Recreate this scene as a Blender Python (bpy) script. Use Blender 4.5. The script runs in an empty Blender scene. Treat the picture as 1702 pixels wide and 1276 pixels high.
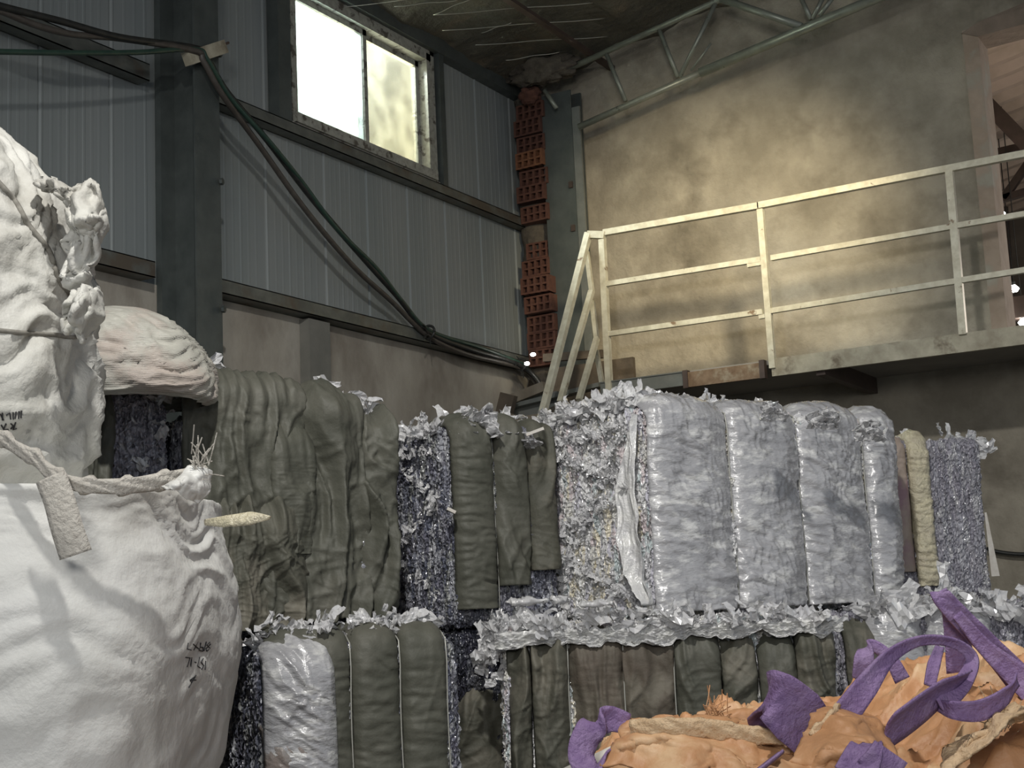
import bpy, bmesh, math, random
import numpy as np
from mathutils import Vector
random.seed(7); RS = np.random.RandomState(11)
SC = bpy.context.scene; COL = SC.collection
# ------------------------------------------------------------------ camera
FPX = 2400.0; W_, H_ = 1702, 1276; EYE = 1.7
yaw, pitch, roll = [math.radians(a) for a in (30.2, 8.95, -2.68)]
_f = np.array([-math.sin(yaw)*math.cos(pitch), math.cos(yaw)*math.cos(pitch), math.sin(pitch)])
_r0 = np.array([math.cos(yaw), math.sin(yaw), 0.0]); _u0 = np.cross(_r0, _f)
_r = _r0*math.cos(roll)+_u0*math.sin(roll); _u = -_r0*math.sin(roll)+_u0*math.cos(roll)
EYEP = np.array([0, 0, EYE])
cd = bpy.data.cameras.new('camera'); cam = bpy.data.objects.new('camera', cd); COL.objects.link(cam)
from mathutils import Matrix
m = Matrix(((_r[0], _u[0], -_f[0], 0), (_r[1], _u[1], -_f[1], 0), (_r[2], _u[2], -_f[2], EYE), (0, 0, 0, 1)))
cam.matrix_world = m
cd.sensor_fit = 'HORIZONTAL'; cd.sensor_width = 36; cd.lens = 36*FPX/W_
cd.clip_start = .05; cd.clip_end = 200
SC.camera = cam
# ------------------------------------------------------------------ world, lights, exposure
w = bpy.data.worlds.new('world'); SC.world = w; w.use_nodes = True
bg = w.node_tree.nodes['Background']; bg.inputs[0].default_value = (.80, .88, 1.0, 1); bg.inputs[1].default_value = .34
SC.view_settings.view_transform = 'Standard'; SC.view_settings.look = 'None'
SC.view_settings.exposure = 0.12; SC.view_settings.gamma = 1.0; SC.view_settings.use_curve_mapping = False
def lamp(kind, name, loc, target, power, color, size=.3, spot=60, blend=.5, sy=None):
    d = bpy.data.lights.new(name, kind); d.energy = power; d.color = color
    if kind == 'AREA':
        d.shape = 'RECTANGLE' if sy else 'SQUARE'; d.size = size
        if sy: d.size_y = sy
    elif kind == 'SUN': d.angle = size
    else: d.shadow_soft_size = size
    if kind == 'SPOT': d.spot_size = math.radians(spot); d.spot_blend = blend
    o = bpy.data.objects.new(name, d); COL.objects.link(o); o.location = loc
    o.rotation_euler = (Vector(target)-Vector(loc)).to_track_quat('-Z', 'Y').to_euler()
    return o
lamp('SPOT', 'flood_lamp_light', (-1.0, 1.3, 5.4), (-2.2, 5.2, 1.8), 650, (1.0, .975, .93), .09, 104, .9)
lamp('SPOT', 'wall_lamp_light', (-1.3, 5.6, 5.2), (-4.0, 10, 4.1), 1050, (1.0, .84, .56), .22, 38, 1.0)
lamp('AREA', 'camera_fill_light', (1.0, -2.6, 3.2), (-2.3, 5, 2.0), 115, (1.0, .97, .92), 1.2)  # unseen soft fill, added on the camera side to brighten bags and bales
lamp('POINT', 'window_yard_light', (-6.9, 7.2, 6.6), (0, 0, 0), 1300, (.92, 1.0, .98), .3)
lamp('POINT', 'window_yard_warm_light', (-7.4, 9.6, 5.2), (0, 0, 0), 950, (1.0, .92, .60), .3)
lamp('POINT', 'next_hall_light', (-.9, 12.6, 4.0), (0, 0, 0), 130, (1.0, .88, .76), .4)

# ------------------------------------------------------------------ pixel helpers (used once, to get world metres)
def ray(x, y): return _f+_r*(x-851)/FPX-_u*(y-638)/FPX
def D(x, y, d): return EYEP+ray(x, y)*d
def PL(x, y, ax, v):
    q = ray(x, y); return EYEP+q*(v-EYEP[ax])/q[ax]
# ------------------------------------------------------------------ numpy noise
_perm = RS.permutation(256); _perm = np.concatenate([_perm, _perm, _perm])
_g = RS.normal(size=(256, 3)); _g /= np.linalg.norm(_g, axis=1)[:, None]
def pn(P):
    P = np.asarray(P, float); sh = P.shape[:-1]; P = P.reshape(-1, 3)
    i = np.floor(P).astype(int); fr = P-i; i &= 255; s = fr*fr*fr*(fr*(fr*6-15)+10); out = 0
    for dx in (0, 1):
        for dy in (0, 1):
            for dz in (0, 1):
                h = _perm[_perm[_perm[(i[:, 0]+dx) & 255]+((i[:, 1]+dy) & 255)]+((i[:, 2]+dz) & 255)]
                g = _g[h]; d = fr-np.array([dx, dy, dz])
                wgt = (s[:, 0] if dx else 1-s[:, 0])*(s[:, 1] if dy else 1-s[:, 1])*(s[:, 2] if dz else 1-s[:, 2])
                out = out+wgt*(g*d).sum(1)
    return (out*1.5).reshape(sh)
def fbm(P, o=4, g=.5):
    a, t = 1, 0
    for k in range(o): t = t+a*pn(P*(2.03**k)+k*17.3); a *= g
    return t
def ridge(P, o=3, g=.5):
    a, t = 1, 0
    for k in range(o): t = t+a*(1-np.abs(pn(P*(2.1**k)+k*9.7))*2.4); a *= g
    return t
def sc(P, *s): return P*np.array(s)
# ------------------------------------------------------------------ object helpers
def mesh_obj(name, V, Fc, mat, parent=None, smooth=True):
    me = bpy.data.meshes.new(name)
    me.from_pydata([tuple(map(float, v)) for v in V], [], [tuple(map(int, f)) for f in Fc]); me.update()
    if smooth: me.polygons.foreach_set('use_smooth', [True]*len(me.polygons))
    me.materials.append(mat)
    o = bpy.data.objects.new(name, me); COL.objects.link(o)
    if parent: o.parent = parent
    return o
def thing(name, label, cat, loc=(0, 0, 0), rz=0, group=None):
    o = bpy.data.objects.new(name, None); o.empty_display_size = .1; COL.objects.link(o); o.location = loc; o.rotation_euler = (0, 0, rz)
    return tag(o, label, cat, group)
def tag(o, label=None, cat=None, group=None, kind=None):
    if label: o['label'] = label
    if cat: o['category'] = cat
    if group: o['group'] = group
    if kind: o['kind'] = kind
    return o
def struct(o, label=None): return tag(o, label, None, None, 'structure')
class MB:
    def __init__(s): s.V = []; s.F = []
    def add(s, V, Fc):
        n = len(s.V); s.V += [tuple(v) for v in V]; s.F += [tuple(i+n for i in f) for f in Fc]; return s
    def box(s, a, b):
        x0, y0, z0 = a; x1, y1, z1 = b
        return s.add([(x0,y0,z0),(x1,y0,z0),(x1,y1,z0),(x0,y1,z0),(x0,y0,z1),(x1,y0,z1),(x1,y1,z1),(x0,y1,z1)],
                     [(0,3,2,1),(4,5,6,7),(0,1,5,4),(1,2,6,5),(2,3,7,6),(3,0,4,7)])
    def bar(s, a, b, wd, ht=None, up=(0, 0, 1)):
        a = Vector(a); b = Vector(b); t = (b-a).normalized(); ht = ht or wd
        u = Vector(up); sd = t.cross(u)
        if sd.length < 1e-3: sd = t.cross(Vector((0, 1, 0)))
        sd.normalize(); u = sd.cross(t).normalized(); V = []
        for p in (a, b):
            for i, j in ((-1,-1),(1,-1),(1,1),(-1,1)): V.append(p+sd*i*wd/2+u*j*ht/2)
        return s.add(V, [(0,1,2,3),(7,6,5,4),(0,4,5,1),(1,5,6,2),(2,6,7,3),(3,7,4,0)])
    def tube(s, pts, r, n=8, cap=True):
        pts = [Vector(p) for p in pts]; V = []; prev = None; m_ = len(pts)
        for i, p in enumerate(pts):
            t = (pts[min(i+1, m_-1)]-pts[max(i-1, 0)]).normalized()
            if prev is None: prev = t.orthogonal().normalized()
            prev = (prev-t*prev.dot(t)).normalized(); bi = t.cross(prev)
            rr = r[i] if isinstance(r, (list, tuple)) else r
            for k in range(n):
                a = 2*math.pi*k/n; V.append(p+(prev*math.cos(a)+bi*math.sin(a))*rr)
        Fc = [(i*n+k, i*n+(k+1) % n, (i+1)*n+(k+1) % n, (i+1)*n+k) for i in range(m_-1) for k in range(n)]
        if cap: Fc += [tuple(range(n-1, -1, -1)), tuple((m_-1)*n+k for k in range(n))]
        return s.add(V, Fc)
    def build(s, name, mat, parent=None, smooth=False): return mesh_obj(name, s.V, s.F, mat, parent, smooth)
def gridf(nu, nv, closed=False):
    a = np.arange(nu*nv).reshape(nu, nv)
    if closed: a = np.vstack([a, a[:1]])
    return np.stack([a[:-1, :-1], a[1:, :-1], a[1:, 1:], a[:-1, 1:]], -1).reshape(-1, 4)
def smoothpath(pts, n):
    P = np.array([list(p) for p in pts], float); P = np.vstack([2*P[0]-P[1], P, 2*P[-1]-P[-2]]); out = []
    for i in range(1, len(P)-2):
        for t in np.linspace(0, 1, n, endpoint=False):
            a, b, c, d = P[i-1:i+3]
            out.append(.5*((2*b)+(-a+c)*t+(2*a-5*b+4*c-d)*t*t+(-a+3*b-3*c+d)*t**3))
    out.append(P[-2]); return np.array(out)
def thick(V, Fc, nu, nv, th):
    """give an open grid a real thickness"""
    V = V.reshape(nu, nv, 3); du = np.gradient(V, axis=0); dv = np.gradient(V, axis=1); n = np.cross(du, dv)
    n /= np.linalg.norm(n, axis=-1, keepdims=True)+1e-9
    V2 = V-n*th; N = nu*nv; F2 = Fc[:, ::-1]+N; a = np.arange(N).reshape(nu, nv)
    ring = np.concatenate([a[:-1, 0], a[-1, :-1], a[:0:-1, -1], a[0, :0:-1]])
    R2 = np.roll(ring, -1); side = np.stack([R2, ring, ring+N, R2+N], -1)
    return np.vstack([V.reshape(-1, 3), V2.reshape(-1, 3)]), np.vstack([Fc, F2, side])
# ------------------------------------------------------------------ materials
def mat(name, c1, c2=None, scale=4, rough=.6, metal=0, bump=0, bscale=40, stretch=(1, 1, 1), c3=None, s3=1.2, lo=.35, hi=.65,
        spec=.5, coat=0, trans=0, alpha=1, bstretch=None, bdist=.01, det=6, obj=True, lo3=.5, hi3=.62, weave=0, rvar=0, emit=None, rot=None):
    M = bpy.data.materials.new(name); M.use_nodes = True; nt = M.node_tree; N = nt.nodes; Lk = nt.links
    b = N['Principled BSDF']; b.inputs['Roughness'].default_value = rough; b.inputs['Metallic'].default_value = metal
    b.inputs['Specular IOR Level'].default_value = spec; b.inputs['Coat Weight'].default_value = coat; b.inputs['Coat Roughness'].default_value = .12
    b.inputs['Transmission Weight'].default_value = trans; b.inputs['Alpha'].default_value = alpha
    b.inputs['Base Color'].default_value = (*c1, 1)
    if emit: b.inputs['Emission Color'].default_value = (*emit[0], 1); b.inputs['Emission Strength'].default_value = emit[1]
    tc = N.new('ShaderNodeTexCoord'); mp = N.new('ShaderNodeMapping'); Lk.new(tc.outputs['Object'], mp.inputs[0]); mp.inputs['Scale'].default_value = stretch
    if rot: mp.inputs['Rotation'].default_value = rot
    def noise(sc_, src, dt=det):
        n = N.new('ShaderNodeTexNoise'); n.inputs['Scale'].default_value = sc_; n.inputs['Detail'].default_value = dt; n.inputs['Roughness'].default_value = .6
        Lk.new(src, n.inputs['Vector']); return n
    def ramp(src, a, bb, ca, cb):
        r = N.new('ShaderNodeValToRGB'); r.color_ramp.elements[0].position = a; r.color_ramp.elements[1].position = bb
        r.color_ramp.elements[0].color = (*ca, 1); r.color_ramp.elements[1].color = (*cb, 1); Lk.new(src, r.inputs[0]); return r
    if c2:
        n = noise(scale, mp.outputs[0]); r = ramp(n.outputs['Fac'], lo, hi, c1, c2); out = r.outputs[0]
        if c3:
            n3 = noise(s3, mp.outputs[0], 5); r3 = ramp(n3.outputs['Fac'], lo3, hi3, (0, 0, 0), (1, 1, 1))
            mx = N.new('ShaderNodeMix'); mx.data_type = 'RGBA'; Lk.new(r3.outputs[0], mx.inputs[0]); Lk.new(out, mx.inputs[6]); mx.inputs[7].default_value = (*c3, 1); out = mx.outputs[2]
        Lk.new(out, b.inputs['Base Color'])
    if rvar:
        nr = noise(scale*2.3, mp.outputs[0]); mr = N.new('ShaderNodeMapRange'); Lk.new(nr.outputs['Fac'], mr.inputs[0]); mr.inputs[1].default_value = .3; mr.inputs[2].default_value = .7
        mr.inputs[3].default_value = max(.02, rough-rvar); mr.inputs[4].default_value = min(1, rough+rvar); Lk.new(mr.outputs[0], b.inputs['Roughness'])
    if bump:
        m2 = N.new('ShaderNodeMapping'); Lk.new(tc.outputs['Object'], m2.inputs[0]); m2.inputs['Scale'].default_value = bstretch or (1, 1, 1)
        nb = noise(bscale, m2.outputs[0], 5); h = nb.outputs['Fac']
        bp = N.new('ShaderNodeBump'); bp.inputs['Strength'].default_value = bump; bp.inputs['Distance'].default_value = bdist; Lk.new(h, bp.inputs['Height'])
        last = bp
        if weave:
            wv = N.new('ShaderNodeTexWave'); wv.wave_type = 'BANDS'; wv.bands_direction = 'Z'; wv.inputs['Scale'].default_value = weave; wv.inputs['Distortion'].default_value = .6
            Lk.new(tc.outputs['Object'], wv.inputs['Vector']); b2 = N.new('ShaderNodeBump'); b2.inputs['Strength'].default_value = .35; b2.inputs['Distance'].default_value = .003
            Lk.new(wv.outputs['Fac'], b2.inputs['Height']); Lk.new(bp.outputs[0], b2.inputs['Normal']); last = b2
        Lk.new(last.outputs[0], b.inputs['Normal'])
    return M
def sparkle_mat(name, cols, dark, vscale=34, rough=.16, bump=.9, spec=.9, stretch=(1, 1, .22)):
    """crushed clear plastic in layers: strips of colour running up the bale, shiny facets"""
    M = mat(name, cols[0], rough=rough, spec=spec); nt = M.node_tree; N = nt.nodes; Lk = nt.links; b = N['Principled BSDF']
    tc = N.new('ShaderNodeTexCoord'); mp = N.new('ShaderNodeMapping'); Lk.new(tc.outputs['Object'], mp.inputs[0]); mp.inputs['Scale'].default_value = stretch
    v = N.new('ShaderNodeTexVoronoi'); v.inputs['Scale'].default_value = vscale; Lk.new(mp.outputs[0], v.inputs['Vector'])
    sp = N.new('ShaderNodeSeparateColor'); Lk.new(v.outputs['Color'], sp.inputs[0])
    r = N.new('ShaderNodeValToRGB'); Lk.new(sp.outputs[0], r.inputs[0]); e = r.color_ramp.elements
    while len(e) < len(cols): e.new(.5)
    for i, c in enumerate(cols): e[i].position = i/len(cols); e[i].color = (*c, 1)
    r.color_ramp.interpolation = 'CONSTANT'
    n = N.new('ShaderNodeTexNoise'); n.inputs['Scale'].default_value = 60; n.inputs['Detail'].default_value = 5; n.inputs['Roughness'].default_value = .7
    m2 = N.new('ShaderNodeMapping'); m2.inputs['Scale'].default_value = (1, 1, .45); Lk.new(tc.outputs['Object'], m2.inputs[0]); Lk.new(m2.outputs[0], n.inputs['Vector'])
    r2 = N.new('ShaderNodeValToRGB'); Lk.new(n.outputs['Fac'], r2.inputs[0]); r2.color_ramp.elements[0].position = .40; r2.color_ramp.elements[1].position = .56
    r2.color_ramp.elements[0].color = (0, 0, 0, 1); r2.color_ramp.elements[1].color = (1, 1, 1, 1)
    mx = N.new('ShaderNodeMix'); mx.data_type = 'RGBA'; Lk.new(r2.outputs[0], mx.inputs[0]); mx.inputs[6].default_value = (*dark, 1); Lk.new(r.outputs[0], mx.inputs[7])
    Lk.new(mx.outputs[2], b.inputs['Base Color'])
    v2 = N.new('ShaderNodeTexVoronoi'); v2.inputs['Scale'].default_value = 95; Lk.new(m2.outputs[0], v2.inputs['Vector'])
    bp = N.new('ShaderNodeBump'); bp.inputs['Strength'].default_value = bump; bp.inputs['Distance'].default_value = .012; Lk.new(v2.outputs['Distance'], bp.inputs['Height']); Lk.new(bp.outputs[0], b.inputs['Normal'])
    return M
def panel_mat():
    M = mat('grey_blue_sheet_metal', (.245, .272, .272), (.295, .315, .31), 2.2, rough=.6, metal=.1, stretch=(1, 1, .15), spec=.3, rvar=.08)
    return M
MT = dict(
 sheet=panel_mat(),
 steel=mat('grey_painted_steel', (.075, .088, .085), (.11, .125, .12), 5, rough=.45, metal=.3, rvar=.15, bump=.15, bscale=20),
 steel_lt=mat('pale_grey_steel', (.15, .165, .155), (.21, .22, .205), 6, rough=.5, metal=.2, rvar=.15, bump=.15),
 girt=mat('galvanised_girt_grey', (.12, .13, .12), (.19, .20, .18), 9, rough=.5, metal=.4, c3=(.13, .11, .085), s3=3),
 plaster=mat('rendered_wall', (.39, .355, .285), (.26, .235, .185), 2.4, rough=.9, c3=(.17, .15, .115), s3=1.5, lo=.38, hi=.62, lo3=.52, hi3=.70, bump=.5, bscale=5, bdist=.06, det=9),
 plaster_low=mat('dusty_wall_render', (.45, .42, .36), (.34, .31, .26), 3.2, rough=.95, c3=(.215, .185, .15), s3=2.2, lo3=.5, hi3=.75, bump=.3, bscale=12, bdist=.02, det=8, stretch=(1, 1, .6)),
 pilaster=mat('grey_pilaster_render', (.17, .17, .15), (.22, .215, .19), 5, rough=.9, bump=.2),
 concrete=mat('concrete', (.22, .21, .19), (.30, .28, .25), 2, rough=.9, bump=.3, bscale=15),
 fascia=mat('worn_cream_fascia', (.47, .44, .34), (.30, .27, .20), 9, rough=.7, c3=(.16, .13, .09), s3=5, lo3=.56, hi3=.66, bump=.3, bscale=30),
 rust=mat('rusty_brown_steel', (.15, .095, .055), (.24, .17, .11), 14, rough=.8, bump=.3, bscale=40, c3=(.30, .26, .19), s3=8),
 rail=mat('cream_painted_rail', (.66, .64, .52), (.50, .47, .36), 18, rough=.5, metal=.1, c3=(.22, .15, .09), s3=11, lo3=.64, hi3=.70),
 truss=mat('grey_green_truss_paint', (.30, .32, .27), (.22, .235, .20), 8, rough=.38, metal=.35, rvar=.12),
 blanket=mat('dirty_foil_insulation', (.15, .145, .12), (.085, .083, .07), 4, rough=.38, metal=.3, c3=(.19, .165, .125), s3=2, bump=.6, bscale=9, bdist=.05),
 wire=mat('bright_wire', (.55, .55, .5), rough=.3, metal=.8),
 brick=mat('red_clay', (.125, .055, .036), (.085, .036, .026), 25, rough=.9, bump=.4, bscale=60),
 brick_o=mat('orange_clay', (.25, .11, .05), (.18, .075, .04), 25, rough=.9, bump=.4, bscale=60),
 mortar=mat('mortar_lump', (.12, .105, .08), (.075, .062, .05), 20, rough=.95, bump=.6, bscale=30, bdist=.02),
 rubber=mat('black_cable_rubber', (.018, .02, .02), (.035, .035, .032), 20, rough=.42),
 rubber_g=mat('green_cable_rubber', (.022, .05, .04), (.035, .07, .05), 20, rough=.4),
 rubber_b=mat('brown_grey_cable_rubber', (.06, .052, .045), (.09, .08, .07), 20, rough=.45),
 wood=mat('weathered_timber', (.27, .24, .19), (.17, .145, .11), 8, rough=.85, stretch=(1, 1, .2), bump=.3),
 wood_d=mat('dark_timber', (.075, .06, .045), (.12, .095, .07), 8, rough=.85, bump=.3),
 winframe=mat('dirty_white_window_frame', (.40, .40, .355), (.27, .27, .235), 25, rough=.5, c3=(.10, .09, .075), s3=14, lo3=.55, hi3=.62, bump=.2),
 outside=mat('pale_yard_wall', (.80, .83, .76), (.62, .68, .60), 3, rough=.9),
 outside_y=mat('yellow_yard_post', (.85, .80, .48), (.75, .70, .42), 3, rough=.8),
 jamb=mat('pinkish_render_jamb', (.42, .34, .27), (.32, .25, .19), 6, rough=.9, c3=(.38, .36, .30), s3=3, bump=.3),
 lintel=mat('brown_pink_lintel_render', (.27, .215, .17), (.20, .16, .125), 6, rough=.95, bump=.5, bscale=14, bdist=.03),
 pinksheet=mat('pinkish_roof_sheet', (.42, .33, .27), (.34, .27, .21), 4, rough=.55),
 hallwall=mat('brown_grey_hall_wall', (.15, .125, .10), (.115, .097, .08), 5, rough=.9),
 darksteel=mat('dark_rust_steel', (.05, .035, .028), (.08, .055, .045), 8, rough=.6),
 lampglow=mat('lamp_glow', (1, 1, 1), emit=((1, .97, .9), 30)),
 white_bag=mat('white_woven_polypropylene', (.68, .68, .655), (.60, .60, .57), 5, rough=.5, c3=(.44, .42, .375), s3=2.6, lo3=.52, hi3=.80, bump=.35, bscale=26, bdist=.012, spec=.35),
 white_dirty=mat('soiled_white_woven_cloth', (.57, .565, .53), (.46, .455, .415), 5, rough=.6, c3=(.27, .255, .22), s3=3, lo3=.50, hi3=.74, bump=.5, bscale=24, bdist=.015, spec=.3),
 white_back=mat('pale_translucent_woven_cloth', (.53, .52, .46), (.44, .43, .38), 7, rough=.5, bump=.5, bscale=22, bdist=.01, bstretch=(1, 1, 2.2), weave=60, c3=(.47, .41, .36), s3=4),
 webbing=mat('white_webbing', (.60, .57, .51), (.48, .45, .40), 80, rough=.8, bump=.9, bscale=95, bdist=.01),
 seam=mat('dark_stitched_seam', (.16, .15, .13), (.25, .24, .21), 60, rough=.9),
 ink=mat('black_marker_ink', (.02, .02, .022), rough=.8),
 green=mat('grey_green_woven_cloth', (.070, .072, .056), (.100, .101, .081), 7, rough=.58, c3=(.135, .131, .108), s3=3, lo3=.5, hi3=.75, bump=.35, bscale=28, bdist=.012, spec=.35),
 green_dk=mat('dark_grey_green_woven_cloth', (.072, .073, .057), (.11, .108, .085), 9, rough=.62, c3=(.16, .15, .12), s3=4, bump=.4, bscale=28, bdist=.012, spec=.3),
 brown=mat('brown_grey_woven_cloth', (.130, .108, .086), (.09, .079, .062), 8, rough=.65, c3=(.16, .145, .115), s3=5, bump=.4, bscale=30, bdist=.012, spec=.3),
 teal=mat('teal_film', (.05, .14, .10), (.09, .19, .14), 8, rough=.3, bump=.4, bscale=25),
 film=mat('clear_stretch_film_over_bottles', (.47, .47, .485), (.34, .34, .355), 7, rough=.24, c3=(.68, .68, .67), s3=9, lo3=.53, hi3=.66, coat=.8, bump=.5, bscale=16, bdist=.02, bstretch=(1, 1, 2.4), spec=.8, rvar=.12, det=8, stretch=(1, 1, 2.6), rot=(0, .6, .0)),
 film_lt=mat('crumpled_clear_film', (.72, .72, .70), (.56, .56, .57), 20, rough=.18, coat=.5, bump=.7, bscale=60, bdist=.01, spec=.9),
 film_pink=mat('clear_film_with_pink_tint', (.30, .235, .215), (.24, .22, .20), 5, rough=.25, coat=.6, bump=.6, bscale=30, bdist=.012, c3=(.34, .34, .32), s3=4),
 scrap=mat('clear_film_scrap', (.80, .80, .80), (.62, .62, .64), 12, rough=.14, spec=.9, coat=.3, trans=.25),
 orange=mat('orange_woven_polypropylene', (.48, .255, .125), (.40, .20, .09), 7, rough=.55, c3=(.56, .37, .21), s3=5, bump=.4, bscale=30, bdist=.01, spec=.45),
 straw=mat('pale_orange_webbing', (.66, .49, .31), (.55, .38, .22), 70, rough=.6, bump=.9, bscale=110, bdist=.008),
 purple=mat('purple_webbing', (.245, .16, .32), (.18, .11, .25), 34, rough=.6, bump=.7, bscale=120, c3=(.27, .185, .34), s3=16),
 paper=mat('white_paper_label', (.62, .60, .55), (.52, .48, .43), 30, rough=.8),
 strapwire=mat('pale_binding_wire', (.42, .42, .38), rough=.45, metal=.4),
 yellowfoam=mat('cream_crumpled_foil', (.62, .57, .40), (.50, .45, .33), 18, rough=.28, bump=.9, bscale=50, bdist=.015, spec=.8),
 mauve=mat('dusty_pink_sheet', (.33, .27, .23), (.38, .31, .26), 8, rough=.5, bump=.5, bscale=20, bdist=.01, c3=(.30, .19, .22), s3=5),
)
MT['bottles'] = sparkle_mat('crushed_clear_bottles', [(.80, .80, .80), (.62, .62, .64), (.70, .69, .64), (.86, .86, .85), (.60, .59, .67), (.80, .74, .58), (.56, .64, .65), (.66, .58, .59)], (.46, .46, .47))
MT['bottles_blue'] = sparkle_mat('crushed_bluish_bottles', [(.20, .21, .26), (.36, .37, .41), (.13, .14, .19), (.28, .29, .35), (.46, .47, .50), (.24, .24, .28), (.34, .35, .34), (.17, .17, .22)], (.06, .062, .08))
MT['bottles_violet'] = sparkle_mat('crushed_violet_grey_film', [(.32, .31, .36), (.40, .40, .45), (.29, .28, .33), (.47, .47, .51), (.35, .34, .39), (.52, .52, .54), (.33, .33, .36), (.38, .37, .41)], (.20, .197, .23))
MT['bottles_painted_shade'] = sparkle_mat('crushed_blue_bottles_painted_shade', [(.05, .052, .075), (.10, .105, .13), (.035, .036, .05), (.07, .072, .10), (.14, .145, .17), (.05, .05, .07), (.09, .09, .10), (.04, .04, .06)], (.016, .017, .024))  # dark blue plastic, with the shadow of the gap painted into the colours

# ================================================================== SETTING
XW, YB = -5.6, 10.0
def zroof(x): return 5.90+.176*(x-XW)
# floor
struct(MB().box((-9, -3, -.1), (8, 26, 0)).build('floor', MT['concrete']))
# left wall cladding: ribbed vertical panels
def cladding(y0, y1, z0, z1, x):
    joints = [y0, 4.93, 5.42, 6.10, 6.70, 7.29, 7.76, 8.25, 8.74, 9.24, 9.77, y1+.01]
    prof = []; y = y0
    js = sorted([j for j in [3.94-.49*k for k in range(16)]+[4.44]+joints[1:-1] if y0 < j < y1])
    allj = [y0]+js+[y1]
    for a, b in zip(allj[:-1], allj[1:]):
        wdt = b-a
        prof += [(a, -.012), (a+.004, .0), (a+.012, .006), (a+.022, .006), (a+.030, 0)]
        n = 8
        for k in range(1, n):
            c = a+.03+(wdt-.05)*k/n
            d = .0022 if k in (3, 5) else .0010
            prof += [(c-.012, 0), (c-.006, d), (c+.006, d), (c+.012, 0)]
        prof += [(b-.008, 0)]
    prof.append((y1, 0)); V = []
    for (yy, dx) in prof: V += [(x+dx, yy, z0), (x+dx, yy, z1)]
    Fc = [(2*i, 2*i+2, 2*i+3, 2*i+1) for i in range(len(prof)-1)]
    return V, Fc
W0, W1, WZ0, WZ1 = 6.93, 8.56, 4.83, 5.80          # window opening
mb = MB()
for a in ((-3, YB, 3.55, WZ0, XW), (-3, W0, WZ0, 6.0, XW), (W1, YB, WZ0, 6.0, XW), (W0, W1, WZ1, 6.0, XW)): mb.add(*cladding(*a))
# outer skin of the sandwich panel
for a in ((-3, YB, 3.55, WZ0), (-3, W0, WZ0, 6.0), (W1, YB, WZ0, 6.0), (W0, W1, WZ1, 6.0)):
    mb.box((XW-.075, a[0], a[2]), (XW-.02, a[1], a[3]))
struct(mb.build('wall_left', MT['sheet']))
mb = MB(); nu, nv = 90, 40
U, Vv = np.meshgrid(np.linspace(-3, YB, nu), np.linspace(0, 3.57, nv), indexing='ij'); P = np.stack([np.full_like(U, XW+.02), U, Vv], -1)
P[..., 0] += .006*fbm(P*1.7); mb.add(P.reshape(-1, 3), gridf(nu, nv)); mb.box((XW-.1, -3, 0), (XW-.02, YB, 3.57))
struct(mb.build('wall_left_lower', MT['plaster_low'], smooth=True))
# back wall with doorway
DX0, DX1, DZ1, WTH = -2.02, -.75, 5.55, .24
nu, nv = 150, 100
def wallpatch(x0, x1, z0, z1, nu, nv):
    U, Vv = np.meshgrid(np.linspace(x0, x1, nu), np.linspace(z0, z1, nv), indexing='ij'); P = np.stack([U, np.full_like(U, YB), Vv], -1)
    e = np.minimum(np.minimum(U-x0, x1-U), np.minimum(Vv-z0, z1-Vv)); 
    P[..., 1] -= (.012*fbm(P*1.3, 5)+.006*ridge(P*2.2, 4))*np.clip(e*4, 0, 1)
    return P.reshape(-1, 3), gridf(nu, nv)
mb = MB(); mb.add(*wallpatch(XW, DX0, 0, 6.8, 170, 150)); mb.add(*wallpatch(DX0, DX1, DZ1, 6.8, 50, 40)); mb.add(*wallpatch(DX0, DX1, 0, 3.25, 30, 30)); mb.add(*wallpatch(DX1, 6, 0, 8, 40, 40))
mb.box((XW-.1, YB+.03, 0), (DX0, YB+WTH, 6.8)); mb.box((DX0, YB+.03, DZ1), (DX1, YB+WTH, 6.8)); mb.box((DX0, YB+.03, 0), (DX1, YB+WTH, 3.25)); mb.box((DX1, YB+.03, 0), (6, YB+WTH, 8))
struct(mb.build('wall_back', MT['plaster'], smooth=True))
# doorway trim
mb = MB()
mb.box((DX0-.005, YB-.03, 3.22), (DX0+.10, YB+WTH+.02, DZ1+.02)); struct(mb.build('door_1', MT['jamb']))
mb = MB(); mb.add([(DX0-.01, YB-.04, DZ1), (DX0+.12, YB-.05, DZ1+.05), (DX0+.5, YB-.03, DZ1+.13), (DX1, YB-.04, DZ1+.12), (DX1, YB-.04, DZ1-.06), (DX0+.4, YB-.04, DZ1-.04), (DX0+.1, YB-.04, DZ1-.05),
      (DX0-.01, YB+WTH, DZ1), (DX0+.12, YB+WTH, DZ1+.05), (DX0+.5, YB+WTH, DZ1+.13), (DX1, YB+WTH, DZ1+.12), (DX1, YB+WTH, DZ1-.06), (DX0+.4, YB+WTH, DZ1-.04), (DX0+.1, YB+WTH, DZ1-.05)],
      [tuple(range(7)), tuple(range(13, 6, -1))]+[(i, i+7, (i+1) % 7+7, (i+1) % 7) for i in range(7)])
lint = struct(mb.build('trim_1', MT['lintel']))
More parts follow.
